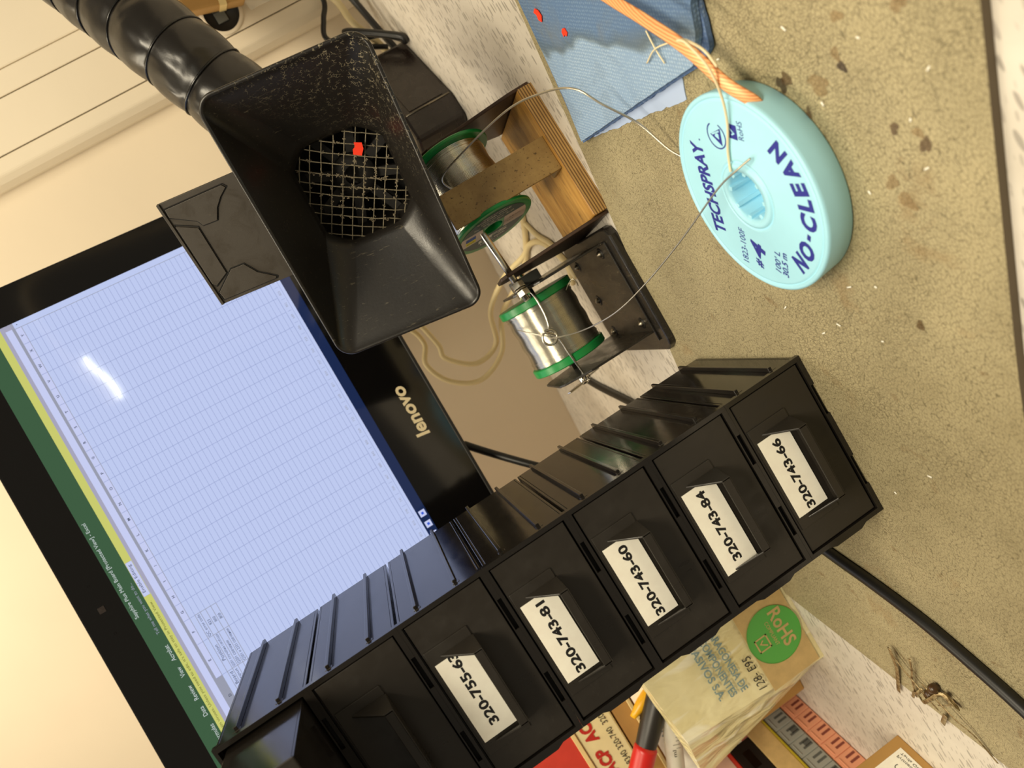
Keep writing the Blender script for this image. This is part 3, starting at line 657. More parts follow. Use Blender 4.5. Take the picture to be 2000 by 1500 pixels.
for i in range(n):
    u = (u - T3[i] * u.dot(T3[i])).normalized(); w_ = T3[i].cross(u)
    for k in range(seg):
        a = 2 * pi * k / seg; ph = (acc[i] / pitch) % 1
        r_ = .0345 + .0036 * math.sqrt(abs(math.sin(pi * ph))) * (1 if acc[i] > .002 else 0)
        vs.append(P3[i] + (u * math.cos(a) + w_ * math.sin(a)) * r_)
b.add(vs, [(i * seg + k, i * seg + (k + 1) % seg, (i + 1) * seg + (k + 1) % seg, (i + 1) * seg + k) for i in range(n - 1) for k in range(seg)], 'hose', True)
hose = b.build('hose', t)
b = MB(); j = 1
while j * pitch < acc[-1]:
    i = min(range(n), key=lambda q: abs(acc[q] - j * pitch)); u2 = T3[i].cross(Vector((0, 0, 1))).normalized(); w2 = T3[i].cross(u2)
    b.tube([P3[i] + (u2 * math.cos(2 * pi * k / 32) + w2 * math.sin(2 * pi * k / 32)) * .0362 for k in range(33)], .0011, 'seam', 6, 2, caps=False); j += 1
b.build('seam_ribs', hose)
b = MB(); b.prism([(-.005, -.0035), (.0005, -.0045), (.005, -.003), (.0045, .003), (.001, .002), (-.001, .0035), (-.0048, .003)], .0, .0008, 'red_bit', axis='y')
tag(b.build('red_scrap', None), 'small torn red scrap stuck on the wire mesh of the black hood', 'scrap', 'red scraps').matrix_world = HM @ Matrix.Translation((.0265, .0506, -.0165)) @ Matrix.Rotation(.5, 4, 'Y')

# ------------------------------------------------------------------ aqua desoldering-braid spool
SPC = (.1107, -.0709, 0)
t = thing('wick_spool', 'pale aqua plastic spool with dark blue print lying flat on the tan mat', 'spool', SPC)
b = MB()
b.lathe([(.0142, .0004), (.0142, .0168), (.0150, .0190), (.0180, .0190), (.0194, .0186), (.0198, .0174), (.0204, .0174), (.0210, .0183), (.0222, .0180), (.0535, .0180), (.0545, .0180), (.0550, .0174), (.0555, .0174), (.0560, .0183), (.0575, .0183), (.0584, .0176), (.0585, .0160), (.0578, .0100), (.0568, .0012), (.0560, .0003), (.0142, .0003)], 'aqua', 96)
b.build('body', t)
b = MB()
for k in range(8):
    a = 2 * pi * k / 8 + .2; b.box((.0122, -.0013, .002), (.0146, .0013, .0184), 'aqua', Matrix.Rotation(a, 4, 'Z'))
b.build('hub_teeth', t, .0004)
b = MB(); b.lathe([(0, .0004), (.0142, .0004)], 'aqua', 32); b.build('hub_floor', t)
b = MB(); zt = .01815
def ptext(s, o, ang, mat, width, height, bold=.02, shear=0.0):
    a = math.radians(ang); b.text(s, (o[0], o[1], zt), (math.cos(a), math.sin(a), 0), (-math.sin(a), math.cos(a), 0), mat, width=width, height=height, bold=bold, shear=shear)
ptext('TECHSPRAY', (-.0158, .0402), -25.0, 'ink', .0590, .0108, .036, .10); ptext('.', (.0385, .0150), -25, 'ink', .0012, .0012, .05)
ptext('1823-100F', (-.0364, .0334), -33.5, 'ink', .0236, .0050, .0)
ptext('#', (-.0424, .0220), -40, 'ink', .0056, .0062, .03, .2); ptext('4', (-.0385, .0170), -44, 'ink', .0105, .0122, .035, .12)
ptext("100' L", (-.0470, .0072), -37, 'ink', .0148, .0046, .01, .15); ptext('30.5 m', (-.0508, .0026), -35, 'ink', .0165, .0046, .02, .15)
ptext('RoHS', (.0262, -.0232), -33, 'ink', .0106, .0042, .0)
a0 = math.radians(-33); ea, eb = Vector((math.cos(a0), math.sin(a0), 0)), Vector((-math.sin(a0), math.cos(a0), 0))
b.quad((.0336, -.0176, zt), ea, eb, -.0042, -.0036, .0042, .0036, (0, 0, 0), 'ink')
cv = lambda x, y: Vector((.0336, -.0176, zt + .0001)) + ea * x + eb * y
b.add([cv(-.0022, .0004), cv(-.0008, -.0020), cv(-.0006, -.0006), cv(-.0017, .0012)], [(0, 1, 2, 3)], 'aqua'); b.add([cv(-.0008, -.0020), cv(.0026, .0024), cv(.0014, .0026), cv(-.0006, -.0006)], [(0, 1, 2, 3)], 'aqua')
rp = [(.0361 + r_ * math.cos(2 * pi * k / 40), -.0022 + r_ * math.sin(2 * pi * k / 40), zt) for r_ in (.0078, .0070) for k in range(40)]
b.add(rp, [(k, (k + 1) % 40, 40 + (k + 1) % 40, 40 + k) for k in range(34)] + [], 'ink')
tv = lambda x, y: Vector((.0361, -.0022, zt)) + ea * x + eb * y
b.add([tv(-.0052, -.0040), tv(.0052, -.0040), tv(0, .0050)], [(0, 1, 2)], 'ink')
tw = lambda x, y: Vector((.0361, -.0022, zt + .0001)) + ea * x + eb * y
b.add([tw(-.0016, -.0022), tw(.0016, -.0022), tw(.0020, .0002), tw(-.0004, .0012)], [(0, 1, 2, 3)], 'aqua'); b.add([tw(.0030, -.0030), tw(.0040, -.0030), tw(.0006, .0040), tw(.0000, .0030)], [(0, 1, 2, 3)], 'aqua')
for ch, an, wd in (('N', -161, .0098), ('O', -146.5, .0110), ('-', -134, .0040), ('C', -122, .0100), ('L', -109.5, .0072), ('E', -99, .0080), ('A', -86.5, .0100), ('N', -72.5, .0098)):
    a = math.radians(an); up = Vector((-math.cos(a), -math.sin(a), 0)); rt = Vector((-math.sin(a), math.cos(a), 0))
    o = Vector((math.cos(a), math.sin(a), 0)) * (.0514 if ch != '-' else .0468); o.z = zt
    b.text(ch, o, rt, up, 'ink', width=wd, height=.0112 if ch != '-' else .0024, bold=.05, shear=.15 if ch in 'NO-' and an < -130 else .08, align='c')
b.build('printing', t)
b = MB(); b.tube([(.1450, -.1085, .0110), (.1512, -.1128, .0150), (.1653, -.1082, .0205), (.1905, -.098, .024), (.2151, -.0804, .026), (.2372, -.0568, .024), (.272, -.0168, .018), (.31, .02, .0122)], .002, 'braid', 10, 8, flat=(.0031, .0006), face=(-.15, -.75, .62))
tag(b.build('copper_braid'), 'flat orange copper desoldering braid arching from the aqua spool over the blue wipes', 'braid')
b = MB(); b.tube([(.1266, -.0727, .0205), (.1302, -.0735, .0196), (.138, -.0792, .0193), (.1491, -.0915, .0199), (.1619, -.103, .0225), (.1762, -.1105, .026), (.1914, -.108, .0285), (.1953, -.1025, .0285), (.1925, -.1060, .0265), (.1838, -.1118, .0245), (.1740, -.1135, .0235)], .00072, 'thread', 8, 8)
tag(b.build('cream_wire'), 'thin cream wire looping from the hub of the aqua spool to the orange braid', 'wire')

# ------------------------------------------------------------------ stacked blue wipes
t = thing('blue_wipes', 'folded stack of blue paper wipes with a dark wet stain on the mat', 'wipes', (.25, .02, 0))
MT = Matrix.Translation((-.25, -.02, 0))
def sheet(poly, z0_, z1_, mat, name, ragged=0, wav=.0008, seed=0):
    rnd = random.Random(seed); P2 = []
    for i in range(len(poly)):
        a_, c_ = Vector((*poly[i], 0)), Vector((*poly[(i + 1) % len(poly)], 0)); L = (c_ - a_).length; m_ = max(2, int(L / .0035)); nrm = (c_ - a_).normalized().cross(Vector((0, 0, 1)))
        for k in range(m_):
            p = a_.lerp(c_, k / m_); j = rnd.uniform(-1, 1) * ragged if k else 0; P2.append((p.x + nrm.x * j, p.y + nrm.y * j))
    b = MB(); n = len(P2); cx_, cy_ = sum(p[0] for p in P2) / n, sum(p[1] for p in P2) / n; vs = []; rings_ = 9
    for q in range(rings_ + 1):
        f = 1 - q / (rings_ + 1)
        for x, y in P2:
            X_, Y_ = cx_ + (x - cx_) * f, cy_ + (y - cy_) * f
            vs.append((X_, Y_, z1_ - (.0006 if q == 0 else 0) + wav * math.sin(X_ * 70 + Y_ * 40) * (q > 0)))
    vs.append((cx_, cy_, z1_)); fs = [(q * n + k, q * n + (k + 1) % n, (q + 1) * n + (k + 1) % n, (q + 1) * n + k) for q in range(rings_) for k in range(n)] + [(rings_ * n + k, rings_ * n + (k + 1) % n, (rings_ + 1) * n) for k in range(n)]
    b.add(vs, fs, mat, True, MT); b.add([(x, y, z0_) for x, y in P2] + [(x, y, z1_ - .0006) for x, y in P2], [(k, (k + 1) % n, n + (k + 1) % n, n + k) for k in range(n)], mat, False, MT)
    b.add([(x, y, z0_) for x, y in P2], [tuple(range(n))[::-1]], mat, False, MT); return b.build(name, t)
sheet([(.1979, .1300), (.1935, .100), (.1853, .0467), (.1738, -.0327), (.1800, -.0365), (.195, -.045), (.235, -.03), (.30, .09)], .0002, .0014, 'towel_c', 'torn_sheet', .0007, .0001, 2)
sheet([(.1968, .1277), (.1830, -.0700), (.1865, -.0842), (.1992, -.0912), (.2229, -.0996), (.3250, .0812), (.3054, .0985)], .0014, .0050, 'towel_b', 'under_layer', .0004, .0002, 3)
sheet([(.1974, .1172), (.2305, .1044), (.3020, .0885), (.3260, .079), (.2174, -.1100), (.2080, -.0955), (.1955, -.0870), (.1845, -.0708)], .0050, .0100, 'towel', 'top_sheet', .0002, .0005, 4)
for (x, y, a, s), lb in (((.2808, .0677, .4, 1.0), 'larger torn red scrap on the stained blue wipes, farther from the aqua spool'), ((.2567, .0445, 1.5, .75), 'smaller torn red scrap on the stained blue wipes, nearer the aqua spool')):
    b = MB(); b.prism([(-.0045 * s, -.003 * s), (0, -.0042 * s), (.004 * s, -.0025 * s), (.005 * s, .002 * s), (.0015 * s, .0012 * s), (-.001 * s, .0035 * s), (-.005 * s, .002 * s)], 0, .0006, 'red_bit')
    o = tag(b.build('red_scrap'), lb, 'scrap', 'red scraps'); o.location = (x, y, .0106); o.rotation_euler = (0, 0, a)
for pts, lb in (([(.2157, -.0500, .0116), (.2052, -.0502, .0120), (.1955, -.0496, .0110)], 'straight short cream wire offcut on the blue wipes, lower of the crossed pair'), ([(.2010, -.0690, .0122), (.2045, -.0517, .0132), (.2027, -.0336, .0115)], 'curved short cream wire offcut on the blue wipes, upper of the crossed pair')):
    b = MB(); b.tube(pts, .00048, 'thread', 8, 8); tag(b.build('wire_offcut'), lb, 'wire offcut', 'wire offcuts on the wipes')
b = MB(); rnd = random.Random(9)
for x, y, z in [(.1799, -.0803, .0), (.1715, -.137, 0), (.1336, -.1366, 0), (.1107, -.18, 0), (.0894, -.1757, 0), (.0874, -.1368, 0), (.1259, -.2, 0), (-.1355, .0396, 0), (.0398, -.1071, 0), (.042, -.0867, 0), (.0153, -.0415, 0), (-.0823, -.0677, 0), (-.1019, -.0247, 0), (.035, -.0163, 0), (.008, -.09, 0), (.15, -.175, 0), (.02, -.06, 0)]:
    a = rnd.uniform(0, 3); L = rnd.uniform(.0006, .0016); b.tube([(x - L * math.cos(a), y - L * math.sin(a), z + .0006), (x + L * math.cos(a), y + L * math.sin(a), z + .0008)], .0005, 'paper', 6, 2)
tag(b.build('solder_crumbs'), 'tiny pale solder and plastic crumbs scattered over the tan mat', 'crumbs', kind='stuff')

# ------------------------------------------------------------------ wooden solder-reel stand
SA = rotz((.145, .1645, DZ), 6)
t = thing('reel_stand', 'worn plywood reel stand with brown side plates and brown front strip behind the hood', 'reel stand', mat4=SA)
b = MB(); b.box((0, .0012, 0), (.121, .108, .014), 'ply'); ob_ = b.build('plywood_base', t, .0015)
b = MB(); b.box((0, 0, 0), (.121, .00115, .0136), 'ply_edge'); b.build('plywood_edge', t, .0004)
for x in (-.0035, .1215):
    b = MB(); b.prism([(.004, .001), (.102, .001), (.100, .018), (.062, .098), (.056, .103), (.034, .103), (.029, .098), (.006, .020)], x, x + .003, 'brown_steel', axis='x'); b.build('side_plate', t, .0006)
b = MB(); b.prism([(.0485, 0), (.0795, 0), (.0795, .1035), (.0485, .1035)], .0055, .0085, 'fibre', axis='y'); b.prism([(.0485, 0), (.0795, 0), (.0795, .003), (.0485, .003)], .0085, .030, 'fibre', axis='y')
o = b.build('front_strip', t, .0006); o.location = (0, 0, .0142)
SAI = SA.inverted(); RY = Vector((math.cos(math.radians(14)), math.sin(math.radians(14)), 0)); RP = Vector((.1368, .2003, .0908))
L_ = lambda p: SAI @ Vector(p)
b = MB(); b.cyl(L_(RP - RY * .024), L_(RP + RY * .136), .0030, 'steel', 20); rod = b.build('rod', t)
b = MB()
b.tube([L_(RP + RY * (.004 + .0007 * k + .0002 * math.sin(k))) + Vector((0, math.cos(k * 1.5708) * .0030, math.sin(k * 1.5708) * .0030)) for k in range(0, 60)], .0003, 'steel_dull', 5, 1, caps=False); b.build('thread', rod)
for s0, s1, r_ in ((-.012, -.0065, .0062), (-.020, -.0145, .0062)):
    b = MB(); b.cyl(L_(RP + RY * s0), L_(RP + RY * s1), r_, 'steel', 6, smooth=False); b.build('nut', rod, .0004)
b = MB(); b.cyl(L_(RP - RY * .0142), L_(RP - RY * .0124), .0058, 'steel_dull', 20); b.build('washer', rod)
# solder reels
def reel(name, label, center, axis, length, rf, rw, flange_w, loose=0, paper=None):
    ax = Vector(axis).normalized(); q = ax.to_track_quat('Z', 'X').to_matrix().to_4x4(); q.translation = Vector(center) - ax * length / 2
    t = thing(name, label, 'solder reel', mat4=q, group='solder reels'); fw = flange_w
    for z0_ in (0, length - fw):
        b = MB(); b.lathe([(.0095, z0_), (rf - .0008, z0_), (rf, z0_ + .0008), (rf, z0_ + fw - .0008), (rf - .0008, z0_ + fw), (.0095, z0_ + fw), (.0095, z0_)], 'green', 128, None, False); b.build('flange', t)
    b = MB(); b.lathe([(.0096, .0005), (.0096, length - .0005)], 'green', 32); b.lathe([(.0125, length - .001), (.0125, .001)], 'green', 32); b.build('hub', t)
    b = MB(); prof = []; nw = int((length - 2 * fw) / .0010); d = (length - 2 * fw) / nw
    for k in range(nw):
        z_ = fw + d * k; e = min(k, nw - 1 - k); rr = rw + .0004 * math.sin(k * .35) + (.0007 if (e < 6 and k % 3) else 0)
        for f, g in ((0.02, -.00034), (.2, -.00006), (.5, .00012), (.8, -.00006), (.98, -.00034)): prof.append((rr + g, z_ + d * f))
    b.lathe(prof, 'solder', 64); b.build('solder_winding', t)
    if paper: paper(t)
    return t, q
def disc_label(t):
    b = MB(); R_ = .0335; z_ = -.0002
    def strip(y0, y1, mat, dz=0):
        pts = []
        for s in range(13):
            y = y0 + (y1 - y0) * s / 12; pts.append((-math.sqrt(max(0, R_ ** 2 - y * y)), y, z_ - dz))
        for s in range(12, -1, -1):
            y = y0 + (y1 - y0) * s / 12; pts.append((math.sqrt(max(0, R_ ** 2 - y * y)), y, z_ - dz))
        hole = []
        b.add(pts, [tuple(range(len(pts)))], mat)
    strip(.0105, .0334, 'reel_label'); strip(-.0334, -.0105, 'reel_label')
    for sx in (-1, 1):
        pts = [(sx * math.sqrt(R_ ** 2 - y * y), y, z_) for y in [-.0105 + .021 * s / 8 for s in range(9)]] + [(sx * .0108, .0105 - .021 * s / 8, z_) for s in range(9)]
        b.add(pts, [tuple(range(len(pts)))], 'reel_pink')
    nx = Vector((-1, 0, 0)); ny = Vector((0, 1, 0))
    zl = z_ - .0001
    for i, (s, y, h_, w_) in enumerate((('ORGANIC FLUX CORED', .0285, .0018, .022), ('SOLDER WIRE', .0242, .0024, .034), ('MADE IN JAPAN', .0198, .0018, .026), ('Sn 96.5 Ag 3.0', .0150, .0024, .040), ('500 g', .0112, .0022, .012))):
        b.text(s, (0, y, zl), nx, ny, 'label_white', width=w_, height=h_, bold=.02, align='c')
    for i, (s, y, h_, w_) in enumerate((('LFS', -.0200, .0068, .030), ('LEAD FREE', -.0250, .0026, .026), ('No. 1', -.0290, .002, .012))):
        b.text(s, (0, y, zl), nx, ny, 'label_white', width=w_, height=h_, bold=.03, align='c')
    b.text('0.8 mm', (-.0165, .001, zl), nx, ny, 'black_ink', width=.011, height=.0022); b.text('LOT', (-.0150, -.005, zl), nx, ny, 'black_ink', width=.006, height=.002)
    b.quad((.0235, 0, zl), (1, 0, 0), (0, 1, 0), -.0055, -.0080, .0045, -.001, (0, 0, 0), 'label_yellow'); b.quad((.0235, 0, zl), (1, 0, 0), (0, 1, 0), -.0055, -.001, .0045, .0060, (0, 0, 0), 'label_blue')
    b.text('SALE', (.0235, -.0060, zl - .0001), nx, ny, 'black_ink', width=.007, height=.002, align='c')
    b.build('printed_label', t)
cA = RP + RY * ((.0462 + .120) / 2); cA = cA - Vector((0, 0, .0108))
reel('solder_reel', 'green-flanged solder reel with printed dark label in the plywood stand', cA, RY, .0738, .040, .0322, .0036, paper=disc_label)

# ------------------------------------------------------------------ black metal reel stand with its reel
t = thing('metal_reel_stand', 'black metal reel stand with screwed base plate and wire guide beside the plywood stand', 'reel stand', (.074, .24, DZ))
MS = Matrix.Translation((-.074, -.24, 0))
b = MB()
P2 = [(.0115, .190), (.0165, .1795), (.022, .1775), (.124, .1755), (.131, .180), (.133, .190), (.131, .315), (.0125, .318)]
b.prism(P2, 0, .0085, 'black_metal', MS); b.build('base_tray', t, .0018)
b = MB(); b.prism([(.0225, .192), (.1215, .190), (.1215, .312), (.0225, .314)], .0086, .0105, 'black_metal', MS); b.build('base_plate', t, .0005)
for x, y in ((.1135, .2115), (.1105, .290), (.072, .286), (.0415, .2085), (.0375, .292)):
    b = MB(); b.lathe([(0, .0038), (.0012, .0038), (.0014, .0034), (.0026, .0026), (.0032, .0010), (.0033, 0)], 'steel_dull', 20, MS @ Matrix.Translation((x, y, .0105))); b.lathe([(.0033, .0004), (.0055, .0004), (.0055, 0)], 'black_plain', 20, MS @ Matrix.Translation((x, y, .0105))); b.build('screw', t)
for x, hz in ((.0318, .100), (.1212, .094)):
    b = MB(); b.prism([(.194, .010), (.310, .010), (.308, .02), (.278, .075), (.268, hz), (.262, hz + .004), (.215, hz + .004), (.209, hz), (.197, .075)], x - .0010, x + .0010, 'black_metal', MS, axis='x'); b.build('side_plate', t, .0004)
b = MB(); b.cyl(MS @ Vector((.016, .25, .0735)), MS @ Vector((.134, .25, .0735)), .0028, 'steel', 18); rod = b.build('rod', t)
b = MB(); b.cyl(MS @ Vector((.0245, .25, .0735)), MS @ Vector((.0295, .25, .0735)), .0052, 'steel', 6, smooth=False); b.build('nut', rod, .0004)
b = MB(); b.cyl(MS @ Vector((.0165, .25, .0735)), MS @ Vector((.0235, .25, .0735)), .0042, 'steel', 16)
b.prism([(.2455, .074), (.2455, .082), (.237, .096), (.233, .094), (.239, .078)], .0185, .0200, 'steel', MS, axis='x'); b.prism([(.2545, .073), (.2545, .065), (.263, .051), (.267, .053), (.261, .069)], .0185, .0200, 'steel', MS, axis='x'); b.build('wing_nut', rod, .0004)
b = MB(); b.box((.1225, .238, .060), (.132, .262, .086), 'slot_g', MS); b.build('spacer_block', t, .001)
b = MB()
ring = [(.0748 + .0066 * math.cos(a), .2085 + .001 * math.sin(a / 2), .0895 + .0066 * math.sin(a)) for a in [pi * .1 + 2 * pi * k / 20 for k in range(21)]]
b.tube([MS @ Vector(p) for p in [(.1260, .236, .080), (.1215, .2215, .0835), (.1150, .2145, .0815), (.098, .2105, .0822), (.0862, .209, .0845), (.0812, .2088, .0875)] + ring + [(.0720, .2100, .0832), (.052, .2125, .0812), (.0330, .2150, .0790), (.0265, .2160, .0785), (.0235, .2200, .0785), (.0235, .2260, .0800)]], .00115, 'steel', 8, 4); b.build('wire_guide', t)
b = MB(); rr = [(.0262 + .0028 * math.cos(2 * pi * k / 14) + .0003 * math.sin(k), .2155 + .0010 * math.sin(k * 1.3), .0785 + .0034 * math.sin(2 * pi * k / 14)) for k in range(40)]
b.tube([MS @ Vector(p) for p in rr], .0006, 'steel', 6, 3); b.build('wire_wrap', t)
cC = Vector((.0780, .25, .0715))
reel('solder_reel', 'bright solder reel with plain green flanges in the black metal stand', cC, (1, 0, 0), .0690, .0370, .0338, .0074)
b = MB(); b.tube([(.212, .1925, .085), (.2225, .1935, .096), (.2358, .1853, .1011), (.2416, .151, .0775), (.2395, .0866, .0575), (.2307, .0434, .0470), (.218, .0103, .0395), (.2000, .0050, .0300), (.1795, .0040, .0165), (.1560, .0000, .0090), (.1440, -.0040, .0040), (.1300, -.0065, .0012)], .00075, 'solder_wire', 8, 8)
tag(b.build('solder_wire'), 'bright solder wire arching from the labelled reel over the blue wipes to the aqua spool', 'wire')
b = MB(); b.tube([(.0935, .232, .1040), (.0880, .221, .100), (.0768, .209, .0892), (.0745, .190, .0890), (.0738, .1315, .0806), (.0779, .0786, .0674), (.0884, .0368, .0521), (.1047, -.0143, .0379), (.1217, -.0646, .0284), (.126, -.0851, .0248), (.1281, -.0957, .0205)], .00055, 'solder_wire', 8, 8)
tag(b.build('solder_wire'), 'thin grey solder wire running through the wire guide loop and out to the aqua hub', 'wire')
b = MB(); b.tube([(.1020, .2200, .050), (.1060, .2130, .0470), (.1080, .2080, .0435), (.1035, .2085, .0415), (.1000, .2150, .0400)], .00045, 'solder_wire', 6, 6)
tag(b.build('solder_tail'), 'short curled solder tail under the reel in the black metal stand', 'wire')

# ------------------------------------------------------------------ cables
def cable(name, label, pts, r, mat): return tag(MB().tube(pts, r, mat, 12, 8).build(name), label, 'cable')
cable('black_cable', 'thick black cable lying on the mat left of the drawers, passing behind them', [(.03, .575, .003), (-.026, .5295, .0026), (-.0588, .3916, .0028), (-.085, .315, .0040), (-.10, .27, .0048), (-.150, .185, .0046), (-.1832, .106, .0045), (-.1978, .066, .0045), (-.2169, .0228, .0045), (-.2393, -.0115, .0045), (-.2609, -.0396, .0045), (-.29, -.07, .0045)], .0045, 'black_rubber')
cable('cream_cable', 'coiled cream cable hanging on the wall between the monitor and the solder reels', [(.21, .37, .0016), (.1900, .39, .0016), (.170, .42, .0018), (.150, .46, .003), (.133, .50, .008), (.1200, .530, .020), (.0965, .560, .049), (.0560, .570, .0720), (.0383, .580, .1137), (.0585, .585, .1497), (.0936, .585, .1650), (.1183, .59, .152), (.1473, .585, .160), (.185, .58, .195), (.215, .575, .205), (.215, .57, .185), (.185, .575, .165), (.1500, .575, .147), (.1080, .58, .138), (.0879, .58, .1390), (.0605, .58, .108), (.0692, .575, .0720), (.1100, .55, .060), (.1376, .52, .030), (.1480, .47, .006), (.1560, .43, .0018), (.150, .38, .0016), (.1250, .345, .0016), (.100, .335, .0016)], .0035, 'cream_cable')
cable('cream_cable', 'cream cable curving across the bench behind the black metal stand', [(.215, .40, .0012), (.185, .405, .0012), (.160, .385, .0012), (.1425, .3544, .0012), (.115, .345, .0012), (.095, .36, .0012)], .0028, 'cream_cable')
cable('black_cable', 'thin black cable hanging straight down the wall right of the hood', [(.565, .49, .045), (.532, .5194, .0426), (.512, .518, .055), (.4915, .5176, .0644), (.470, .515, .045), (.45, .52, .004)], .0032, 'black_rubber')
cable('cream_cable', 'cream cable slanting down the wall behind the upper right corner of the hood', [(.555, .50, .05), (.5247, .5167, .0308), (.4902, .5118, .0276), (.46, .52, .012), (.43, .53, .002)], .0042, 'cream_cable')
cable('black_cable', 'black cable running over the bench edge at the top right behind the hood', [(.545, .485, .028), (.5058, .4919, .0177), (.4664, .4859, .0122), (.43, .475, .0082), (.40, .47, .004)], .0042, 'black_rubber')
# dark equipment case behind the hood
BC = Vector((.3392, .3958, DZ)); be = Vector((.0863, .0633, 0)).normalized()
t = thing('equipment_case', 'dark plastic equipment case with chamfered corner on the bench behind the hood', 'equipment case', mat4=basis(BC, be, (-be.y, be.x, 0), (0, 0, 1)))
b = MB(); b.prism([(0, 0), (.112, 0), (.125, .012), (.125, .11), (-.02, .13), (-.026, .024), (-.026, .0128)], 0, .062, 'case_dark'); b.build('body', t, .004)
b = MB(); b.prism([(.004, -.0008), (.108, -.0008), (.108, .0), (.004, .0)], .010, .052, 'case_dark'); b.build('front_panel', t, .0004)
b = MB(); b.tube([(.0, -.0008, .004), (.0, -.0008, .058)], .0009, 'steel_dull', 6, 2); b.build('corner_trim', t)
b = MB(); b.tube([(.47 + .0 , .468, .052), (.4655, .462, .046), (.4430, .4480, .020), (.4272, .4380, .0045), (.4230, .4420, .0020), (.4330, .4520, .0045), (.4480, .4600, .020), (.455, .466, .040)], .0042, 'black_rubber', 12, 8)
tag(b.build('cable_loop'), 'loop of black cable leaning on the end of the dark equipment case', 'cable')

# ------------------------------------------------------------------ used braid scraps on the mat edge
b = MB()
for pts, fw in (([(-.2736, .0959, .005), (-.285, .1005, .0045), (-.3028, .109, .003), (-.3396, .1345, .0008)], .0021), ([(-.2745, .0955, .005), (-.283, .0935, .006), (-.3000, .085, .006), (-.3217, .0700, .006)], .0012), ([(-.2739, .072, .005), (-.290, .0800, .005), (-.3032, .0896, .004), (-.3284, .1036, .002)], .0013), ([(-.2965, .0724, .006), (-.310, .0600, .0065), (-.3217, .05, .006), (-.3343, .0425, .003), (-.357, .0362, .0006)], .0012), ([(-.3302, .1078, .003), (-.318, .0960, .005), (-.312, .0860, .008), (-.306, .0790, .005)], .0016), ([(-.320, .0900, .005), (-.315, .0780, .010), (-.305, .0640, .009), (-.300, .0560, .004), (-.308, .0510, .003), (-.3140, .0640, .006)], .0018), ([(-.3476, .0863, .0012), (-.335, .0750, .003), (-.3273, .0681, .004)], .0022), ([(-.302, .0520, .001), (-.296, .0470, .004), (-.300, .0410, .006), (-.307, .0430, .003), (-.305, .0500, .001)], .0024)):
    b.tube(pts, fw, 'scrap', 8, 8, flat=(fw, .0004))
for x, y, z, r_ in ((-.302, .0655, .004, .0045), (-.309, .0730, .004, .005), (-.296, .0600, .005, .0045), (-.314, .080, .003, .0035)):
    b.lathe([(0, r_), (r_ * .6, r_ * .8), (r_, r_ * .1), (r_ * .8, -r_ * .6), (0, -r_ * .8)], 'flux_lump', 9, Matrix.Translation((x, y, z)) @ Matrix.Rotation(x * 90, 4, 'X'))
tag(b.build('used_braid_scraps'), 'tangle of used solder-blackened braid scraps at the left edge of the tan mat', 'scraps')

# ------------------------------------------------------------------ things piled at the left
# taped package standing beside the drawers
t = thing('taped_package', 'yellowed tape-wrapped package with a round green sticker standing left of the drawers', 'package', (-.30, .29, DZ))
PT = Matrix.Translation((.30, -.29, -DZ)); rnd = random.Random(4)
FBL, FTL, FTR, FBR = Vector((-.3648, .27, DZ)), Vector((-.352, .272, .166)), Vector((-.205, .272, .178)), Vector((-.20, .27, DZ))
BBL, BTL, BTR, BBR = Vector((-.394, .312, DZ)), Vector((-.424, .312, .166)), Vector((-.20, .315, .176)), Vector((-.19, .315, DZ))
b = MB()
def patch(a, c, d, e, mat, nx=14, ny=14, amp=.0012, wild=0.0):
    nr = (c - a).cross(e - a).normalized(); vs = []
    for i in range(nx + 1):
        for j in range(ny + 1):
            s_, q_ = i / nx, j / ny; p = a.lerp(c, s_).lerp(e.lerp(d, s_), q_); k = math.sin(pi * s_) * math.sin(pi * q_)
            vs.append(p + nr * (amp * k * (math.sin(s_ * 17 + q_ * 9) + math.sin(q_ * 23 - s_ * 7)) + wild * k))
    b.add(vs, [(i * (ny + 1) + j, (i + 1) * (ny + 1) + j, (i + 1) * (ny + 1) + j + 1, i * (ny + 1) + j + 1) for i in range(nx) for j in range(ny)], mat, True, PT)
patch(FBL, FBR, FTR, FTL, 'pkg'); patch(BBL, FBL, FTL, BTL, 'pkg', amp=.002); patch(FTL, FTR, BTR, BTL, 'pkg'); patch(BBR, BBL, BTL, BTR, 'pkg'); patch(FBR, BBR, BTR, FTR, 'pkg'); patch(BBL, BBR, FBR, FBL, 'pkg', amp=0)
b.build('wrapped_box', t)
px_, pz_ = Vector((1, 0, 0)), Vector((0, 0, 1))
b = MB(); b.box((-.3620, .2682, .004), (-.2300, .2690, .062), 'pkg_card', PT); b.build('card_patch', t)
b = MB(); b.lathe([(0, 0), (.0302, 0), (.0302, .0006)], 'sticker', 48, PT @ Matrix.Translation((-.3105, .2676, .0330)) @ MX, False)
b.text('RoHS', PT @ Vector((-.3085, .2673, .0290)), -px_, -pz_, 'pkg_card', width=.042, height=.0150, bold=.02, align='c')
b.text('COMPLIANT', PT @ Vector((-.3085, .2673, .0365)), -px_, -pz_, 'pkg_card', width=.028, height=.0042, align='c')
for x0, z0_, x1, z1_ in ((-.0075, -.0075, .0075, -.006), (.006, -.0075, .0075, .0075), (-.0075, .006, .0075, .0075), (-.0075, -.0075, -.006, .0075)): b.quad(PT @ Vector((-.3120, .2673, .0480)), px_, pz_, x0, z0_, x1, z1_, (0, 0, 0), 'pkg_card')
ck = lambda x, z: PT @ Vector((-.3120 - x, .2672, .0480 - z))
